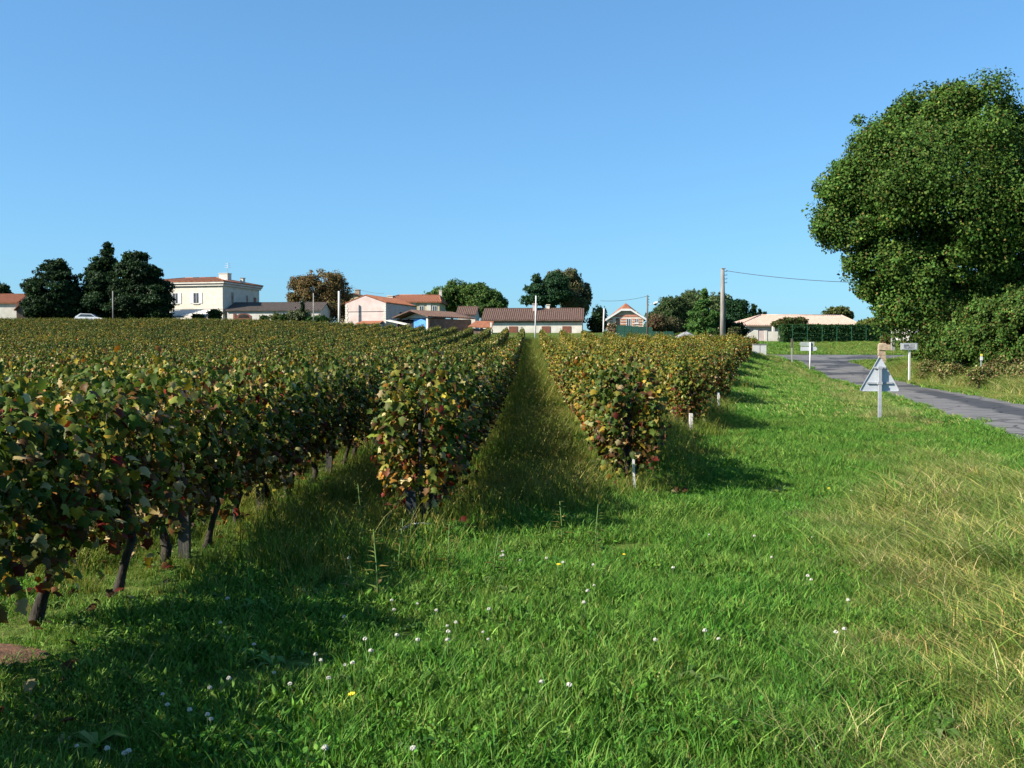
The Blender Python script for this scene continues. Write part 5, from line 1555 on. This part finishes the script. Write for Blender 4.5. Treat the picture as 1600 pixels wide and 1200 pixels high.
spots = [(612, 938), (620, 950), (647, 936), (674, 948), (685, 953), (545, 965), (538, 875), (550, 877), (608, 1000), (650, 1003), (695, 998), (703, 972), (707, 975), (488, 1030), (495, 1040), (570, 1032), (505, 1078),
         (359, 1072), (328, 1082), (248, 1089), (318, 1133), (323, 1128), (113, 1168), (160, 1185), (188, 1185), (187, 1190), (395, 1015), (290, 1120), (260, 1105), (345, 975), (360, 945), (540, 1040), (560, 1046), (576, 1008),
         (500, 1197), (760, 990), (755, 983), (783, 872), (778, 869), (790, 866), (817, 873), (930, 913), (926, 930), (932, 882), (857, 872), (766, 956), (840, 1075), (883, 1082), (1130, 1001), (1103, 997), (1020, 1003),
         (1325, 937), (1322, 980), (1304, 993), (1275, 831), (1262, 898), (1274, 900), (1213, 868), (1057, 886), (913, 952), (1110, 830), (1185, 838), (1330, 760), (880, 885), (700, 1010), (655, 1190), (430, 1052), (455, 1075)]
def zone(px, py):
    if py > 1060 and px < 560: return 'low in the left foreground grass'
    if px < 450: return 'in the shade of the dark left row'
    if px < 600: return 'beside the shade left of the slate post'
    if px < 720: return 'in front of the slate end post'
    if px < 960: return 'in front of the grassy alley'
    return 'on the open verge right of the alley'
seen = {}
for px, py in sorted(spots):
    z_ = zone(px, py); seen[z_] = seen.get(z_, 0) + 1
    flower(px, py, ch, cs, '%s white clover head from the left %s' % (ORD[seen[z_] - 1], z_), 'clover', 'white clover heads in the grass')
for px, py, lab in ((972, 856, 'yellow flower in the dark grass behind the row end shadow'), (868, 888, 'orange yellow flower in the grass in front of the alley'), (1298, 757, 'yellow flower at the tip of the vine shadow on the verge'), (555, 1105, 'yellow flower low in the left foreground grass')):
    flower(px, py, yh, ys, lab, 'flower', 'yellow flowers')

# tall weed stems by the row end
def weed(px, py, h, label):
    Yf = EYE * F / (py - 556); x = (px - 800) / F * Yf
    rt = empty('tall_weed', (x, Yf, gz(x, Yf)))
    tag(rt, label, 'weed', 'tall weeds near the row end')
    a, b_ = R.uniform(-.05, .05), R.uniform(-.05, .05)
    MB().tube([(0, 0, -.05), (a * .4, b_ * .4, h * .5), (a, b_, h)], [.006, .005, .003], 5).build('stem', M['stem_green'], rt)
    n_ = 16
    zz = np.linspace(.12, .98, n_) * h
    P = np.stack([a * zz / h, b_ * zz / h, zz], 1)
    an_ = G.uniform(0, 6.28, n_)
    tip = np.stack([np.cos(an_), np.sin(an_), G.uniform(-.2, .6, n_)], 1)
    V, Fc = leaf_cloud(P, np.stack([-np.cos(an_) * .4, -np.sin(an_) * .4, np.ones(n_)], 1), tip, (.05 + .10 * (1 - zz / h)), [(0, 0, 0), (.11, .35, 0), (0, 1, -.25), (-.11, .35, 0)], [(0, 1, 2, 3)])
    link_mesh('leaves', array_mesh('leaves', V, Fc, M['grass'], pal_pick(n_, [(.06, .10, .025), (.12, .13, .045)], [1, 1])), rt)
weed(591, 946, .52, 'tall leafy weed with pale stem left of the slate end post'); weed(551, 935, .32, 'weed with pinkish dry heads in the vine shadow'); weed(620, 905, .45, 'thin dry weed just left of the slate end post')
weed(700, 905, .4, 'bushy weed in front of the red leaved row end'); weed(770, 905, .34, 'yellowish weed at the mouth of the grassy alley'); weed(565, 850, .5, 'slender weed between the dark row and the row left of the alley')
weed(930, 860, .42, 'olive weed clump in front of the alley'); weed(880, 850, .40, 'feathery weed in the middle of the alley mouth')
